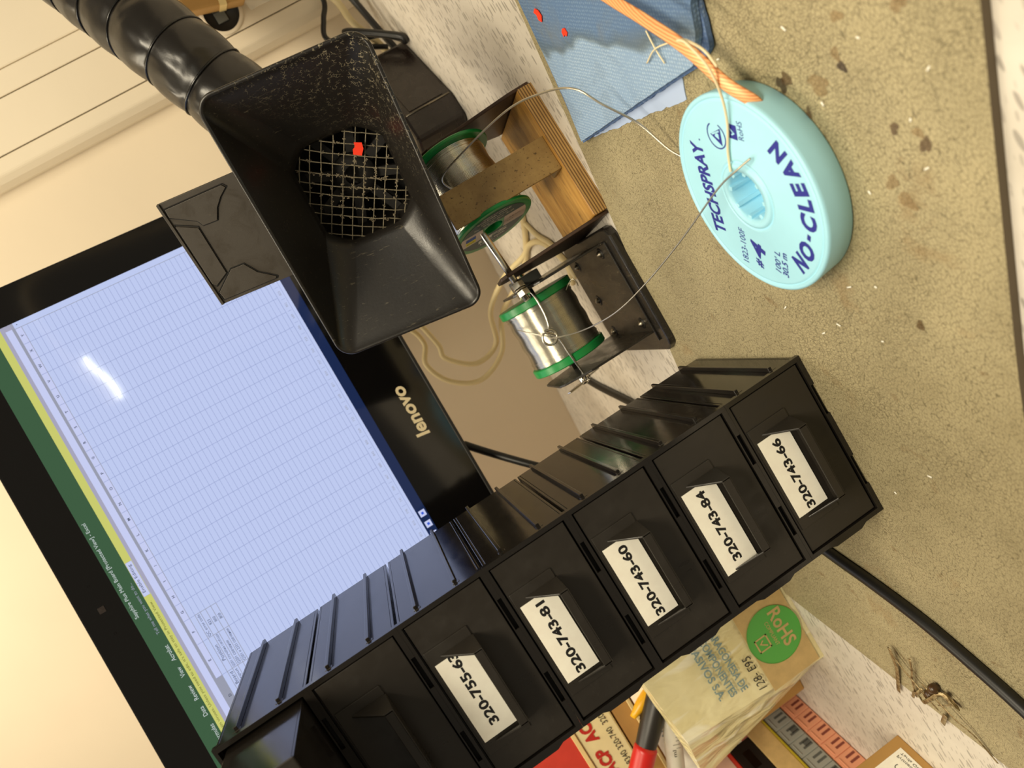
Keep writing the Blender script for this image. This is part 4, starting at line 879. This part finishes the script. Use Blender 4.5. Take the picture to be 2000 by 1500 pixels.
b.add([ck(-.004, .001), ck(-.001, -.004), ck(-.0008, -.0015), ck(-.003, .002)], [(0, 1, 2, 3)], 'pkg_card'); b.add([ck(-.001, -.004), ck(.0045, .0035), ck(.0032, .0042), ck(-.0008, -.0015)], [(0, 1, 2, 3)], 'pkg_card')
b.build('sticker', t)
b = MB()
for s_, z_, w_ in (('ARAGONESA DE', .0925, .072), ('COMPONENTES', .1050, .070), ('PASIVOS S.A.', .1170, .066)): b.text(s_, PT @ Vector((-.2690, .2676, z_)), -px_, -pz_, 'stamp', width=w_, height=.0085, bold=.03)
b.build('stamp', t)
b = MB(); b.text('128- E95', PT @ Vector((-.3520, .2676, .0665)), px_, pz_, 'black_ink', width=.040, height=.0095, shear=.2); b.build('handwriting', t)
# stacked cartons
t = thing('kraft_carton', 'brown kraft carton standing at the back left under the taped box', 'carton', (-.45, .37, DZ))
KT = Matrix.Translation((.45, -.37, -DZ))
b = MB(); b.hexa([(-.47, .395, DZ), (-.285, .362, DZ), (-.285, .52, DZ), (-.47, .54, DZ), (-.47, .395, .2115), (-.285, .362, .210), (-.285, .52, .210), (-.47, .54, .2115)], 'kraft', KT); b.build('body', t, .002)
b = MB(); b.hexa([(-.47, .385, .188), (-.285, .352, .186), (-.285, .361, .186), (-.47, .394, .188), (-.47, .385, .192), (-.285, .352, .190), (-.285, .361, .190), (-.47, .394, .192)], 'wood_pale', KT); b.build('flap_edge', t, .0005)
t = thing('printed_label_card', 'white printed label leaning on the brown kraft carton behind the tools', 'label card', (-.36, .34, .16))
LT = Matrix.Translation((.36, -.34, -.16))
b = MB(); b.hexa([(-.46, .364, .160), (-.300, .336, .156), (-.300, .3366, .156), (-.46, .3646, .160), (-.46, .372, .187), (-.300, .344, .185), (-.300, .3446, .185), (-.46, .3726, .187)], 'paper', LT); b.build('card', t)
lx = Vector((.160, -.028, -.004)).normalized(); b = MB(); b.text('MAIN BOARD', LT @ Vector((-.395, .3545, .171)), lx, Vector((0, .08, 1)), 'stamp', width=.075, height=.0080, bold=.03); b.build('print', t)
t = thing('taped_box', 'cream tape-wrapped box with red letters on top of the brown kraft carton', 'box', (-.45, .37, .215))
AT = Matrix.Translation((.45, -.37, -.215))
b = MB(); b.hexa([(-.72, .438, .2145), (-.288, .360, .2115), (-.288, .51, .2115), (-.72, .55, .2145), (-.72, .438, .262), (-.288, .360, .2575), (-.288, .51, .2575), (-.72, .55, .262)], 'tape', AT); b.build('body', t, .002)
ax_ = Vector((-.288 + .72, .360 - .438, -.003)).normalized(); b = MB()
for x in (-.402, -.352, -.302): b.text('ACP', AT @ Vector((x, .3592 + (-.288 - x) * .1806, .2370)), ax_, pz_, 'red_print', width=.040, height=.0150, bold=.05, shear=.1)
b.text('8340 320-740  320 LIMRI', AT @ Vector((-.402, .3592 + .114 * .1806, .2200)), ax_, pz_, 'black_ink', width=.105, height=.0070, bold=.0); b.build('lettering', t)
t = thing('red_box', 'plain red card box on top of the cream taped box', 'box', (-.45, .37, .264))
b = MB(); b.hexa([(-.72, .437, .2640), (-.290, .359, .2595), (-.290, .50, .2595), (-.72, .54, .2640), (-.72, .437, .36), (-.290, .359, .355), (-.290, .50, .355), (-.72, .54, .36)], 'red_card', Matrix.Translation((.45, -.37, -.264))); b.build('body', t, .002)
b = MB(); b.hexa([(-.72, .4362, .262), (-.290, .3582, .2575), (-.290, .3596, .2575), (-.72, .4376, .262), (-.72, .4362, .268), (-.290, .3582, .2625), (-.290, .3596, .2625), (-.72, .4376, .268)], 'wood_pale', Matrix.Translation((.45, -.37, -.264))); b.build('torn_tape_edge', t, .0006)
# hand tools and syringe leaning behind the package
t = thing('black_handled_tool', 'tool with thick black grip and red end leaning behind the taped package', 'hand tool', (-.33, .329, .16))
TT = Matrix.Translation((.33, -.329, -.16))
b = MB(); b.tube([TT @ Vector(p) for p in ((-.262, .326, .097), (-.300, .327, .135), (-.3289, .328, .1640), (-.352, .328, .188), (-.3690, .328, .2060))], .0125, 'tool_black', 18, 6, radii=lambda q: .0105 + .0022 * math.sin(q * 3.0)); b.build('grip', t)
b = MB(); b.tube([TT @ Vector(p) for p in ((-.3600, .326, .1965), (-.3690, .327, .2060), (-.395, .328, .232), (-.408, .328, .246))], .0125, 'tool_red', 18, 6, radii=lambda q: .0128 * math.sqrt(max(.02, min(1, q * 5))) * (1 if q < .85 else .8)); b.build('red_end', t)
b = MB(); b.tube([TT @ Vector(p) for p in ((-.262, .326, .097), (-.235, .325, .055), (-.215, .322, DZ + .003))], .003, 'steel_dull', 10, 4); b.build('shaft', t)
t = thing('yellow_handled_tool', 'small tool with yellow and black grip behind the taped package', 'hand tool', (-.33, .338, .17))
b = MB(); b.tube([Vector(p) - Vector((-.33, .338, .17)) for p in ((-.305, .340, .125), (-.3233, .339, .168), (-.3345, .338, .1955))], .005, 'tool_yellow', 14, 6, radii=lambda q: .0068 - .0035 * max(0, q - .7) / .3); b.build('yellow_grip', t)
b = MB(); b.tube([Vector(p) - Vector((-.33, .338, .17)) for p in ((-.311, .336, .125), (-.3300, .335, .168), (-.3400, .334, .1900))], .004, 'tool_black', 12, 6, radii=lambda q: .0058 - .004 * max(0, q - .6) / .4); b.build('black_grip', t)
t = thing('syringe', 'frosted clear plastic syringe with black scale marks leaning behind the taped package', 'syringe', (-.36, .33, .16))
ST_ = Matrix.Translation((.36, -.33, -.16)); sd = (Vector((-.4036, .327, .1850)) - Vector((-.3495, .327, .1600))).normalized(); s0 = Vector((-.3495, .327, .1600)) - sd * .04
b = MB(); b.cyl(ST_ @ s0, ST_ @ (s0 + sd * .105), .0098, 'clear', 24); b.build('barrel', t)
b = MB(); b.cyl(ST_ @ (s0 + sd * .085), ST_ @ (s0 + sd * .125), .0060, 'paper', 16); b.cyl(ST_ @ (s0 + sd * .123), ST_ @ (s0 + sd * .127), .0125, 'paper', 20); b.build('plunger', t)
b = MB(); sn = Vector((0, -1, 0)); su = sn.cross(sd)
for k in range(12):
    o_ = ST_ @ (s0 + sd * (.030 + .004 * k)) + sn * .00985; b.quad(o_, sd, -su, -.00025, -.004, .00025, .004 if k % 5 == 0 else .0005, (0, 0, 0), 'black_ink')
b.text('ml', ST_ @ (s0 + sd * .083) + sn * .00990 - su * .001, -sd, su * -1 if su.z < 0 else su, 'black_ink', width=.0075, height=.0042); b.build('scale_marks', t)
# stack of terminal strips
TA = Vector((-.5034, .4437, DZ)); td = Vector((-.251, -.968, 0)).normalized(); tn = Vector((td.y, -td.x, 0)); tn = tn if tn.x < 0 else -tn
TM = basis(TA, td, tn, (0, 0, 1))                # x toward the viewer, y to the left, z up
def strip_thing(name, label, z0_, z1_, mat, slot, cat, pitch=.0245):
    t = thing(name, label, cat, mat4=TM @ Matrix.Translation((0, 0, z0_)), group='terminal strips'); h_ = z1_ - z0_
    b = MB(); b.box((-.075, .002, .0), (.205, .022, h_), mat); b.build('rail_body', t, .0006)
    for k in range(11):
        x = -.072 + pitch * k
        b = MB(); b.box((x, 0, .0012), (x + pitch - .0012, .0024, h_ - .0012), mat); b.box((x + .003, -.0008, h_ * .80), (x + pitch - .004, .0004, h_ * .86), mat); b.build('terminal_block', t, .0005)
        b = MB()
        for q in (.30, .62): b.box((x + pitch * q - .0015, -.0003, h_ * .12), (x + pitch * q + .0018, .0002, h_ * .58), slot)
        if slot == 'slot_g' and k % 3: b.box((x + pitch * .30, -.0003, h_ * .12), (x + pitch * .62, .0002, h_ * .45), slot)
        b.build('slots', t)
    return t
strip_thing('terminal_strip', 'salmon pink terminal strip lying on the bench, lowest of its stack', .0, .0265, 'orange_block', 'slot_o', 'terminal strip')
strip_thing('terminal_strip', 'grey terminal strip resting on the salmon pink one', .0270, .0545, 'grey_block', 'slot_g', 'terminal strip')
t = thing('yellow_green_strip', 'thin yellow-green plastic strip lying on the grey terminal strip', 'strip', mat4=TM @ Matrix.Translation((0, 0, .0548)))
b = MB(); b.box((-.08, -.0015, 0), (.21, .020, .0022), 'olive'); b.build('strip', t, .0004)
t = thing('tan_box', 'long tan card box on the yellow-green strip', 'box', mat4=TM @ Matrix.Translation((0, 0, .0572)))
b = MB(); b.box((-.08, .001, 0), (.21, .060, .0250), 'pkg_card'); b.build('body', t, .001)
b = MB(); b.box((-.0805, .0004, .0215), (.0, .0605, .0252), 'red_card'); b.build('red_edge', t)
t = thing('black_block', 'matte black plastic block on the tan card box', 'block', mat4=TM @ Matrix.Translation((.06, 0, .0826)))
b = MB(); b.box((-.055, .001, 0), (.08, .05, .0300), 'black_plain'); b.build('body', t, .0015)
b = MB(); b.box((-.040, .0005, .010), (-.012, .0012, .020), 'black_gloss'); b.build('recess_plate', t, .0003)
t = thing('red_and_pale_box', 'red box with a pale pink panel on the black block behind the taped package', 'box', mat4=TM @ Matrix.Translation((.02, 0, .1130)))
b = MB(); b.box((-.055, .001, 0), (.12, .06, .0450), 'red_card'); b.build('body', t, .0015)
b = MB(); b.box((-.035, .0003, .006), (.060, .0012, .034), 'pinkish'); b.build('panel', t)
# labelled carton at the near left
CK = Vector((-.4253, .1976, DZ)); cd = Vector((-.394, -.919, 0)).normalized(); cn = Vector((cd.y, -cd.x, 0)); cn = cn if cn.x < 0 else -cn
t = thing('labelled_carton', 'brown carton with an off-white printed label lying on the bench at the near left', 'carton', mat4=basis(CK, cd, cn, (0, 0, 1)))
b = MB(); b.box((0, 0, 0), (.16, .10, .060), 'kraft'); b.build('body', t, .001)
b = MB(); b.box((.011, -.0004, .0075), (.13, .0002, .052), 'paper'); ol = b.build('paper_label', t)
b = MB(); o_ = Vector((.020, -.0006, .0345)); b.text('IOC', o_, Vector((0, 0, -1)), Vector((1, 0, 0)), 'slot_g', width=.013, height=.0065)
for k, s_ in enumerate(('Printed', 'Tarifa Quinta')): b.text(s_, Vector((.0150 + .005 * k, -.0006, .0140 + 0 * k)), Vector((1, 0, 0)), Vector((0, 0, 1)), 'black_ink', width=(.016, .026)[k], height=.0028) if k == 0 else b.text(s_, Vector((.0150, -.0006, .0095)), Vector((1, 0, 0)), Vector((0, 0, 1)), 'black_ink', width=.028, height=.0028)
b.build('print', ol)

# ------------------------------------------------------------------ bench lamp whose curved tube mirrors in the monitor
t = thing('bench_lamp', 'white bench lamp with a short curved glowing tube at the right end of the bench', 'lamp', (.74, -.24, DZ))
LM = Matrix.Translation((-.74, .24, -DZ))
arc = [(.620, -.356, .4285), (.600, -.363, .4260), (.572, -.370, .4160), (.548, -.377, .4115), (.527, -.383, .4130)]
b = MB(); b.tube([LM @ Vector(p) for p in arc], .0045, 'lamp_on', 10, 6); b.build('tube', t)
b = MB(); b.tube([LM @ (Vector(p) + Vector((.004, -.016, .012))) for p in arc], .014, 'trunk', 12, 6); b.build('housing', t)
b = MB(); b.tube([LM @ Vector(p) for p in ((.585, -.392, .438), (.66, -.36, .455), (.74, -.24, .44), (.74, -.24, .20), (.74, -.24, .02))], .007, 'trunk', 12, 8); b.build('arm', t)
b = MB(); b.lathe([(0, .02), (.05, .018), (.06, .010), (.06, 0), (0, 0)], 'trunk', 32); b.build('base', t)
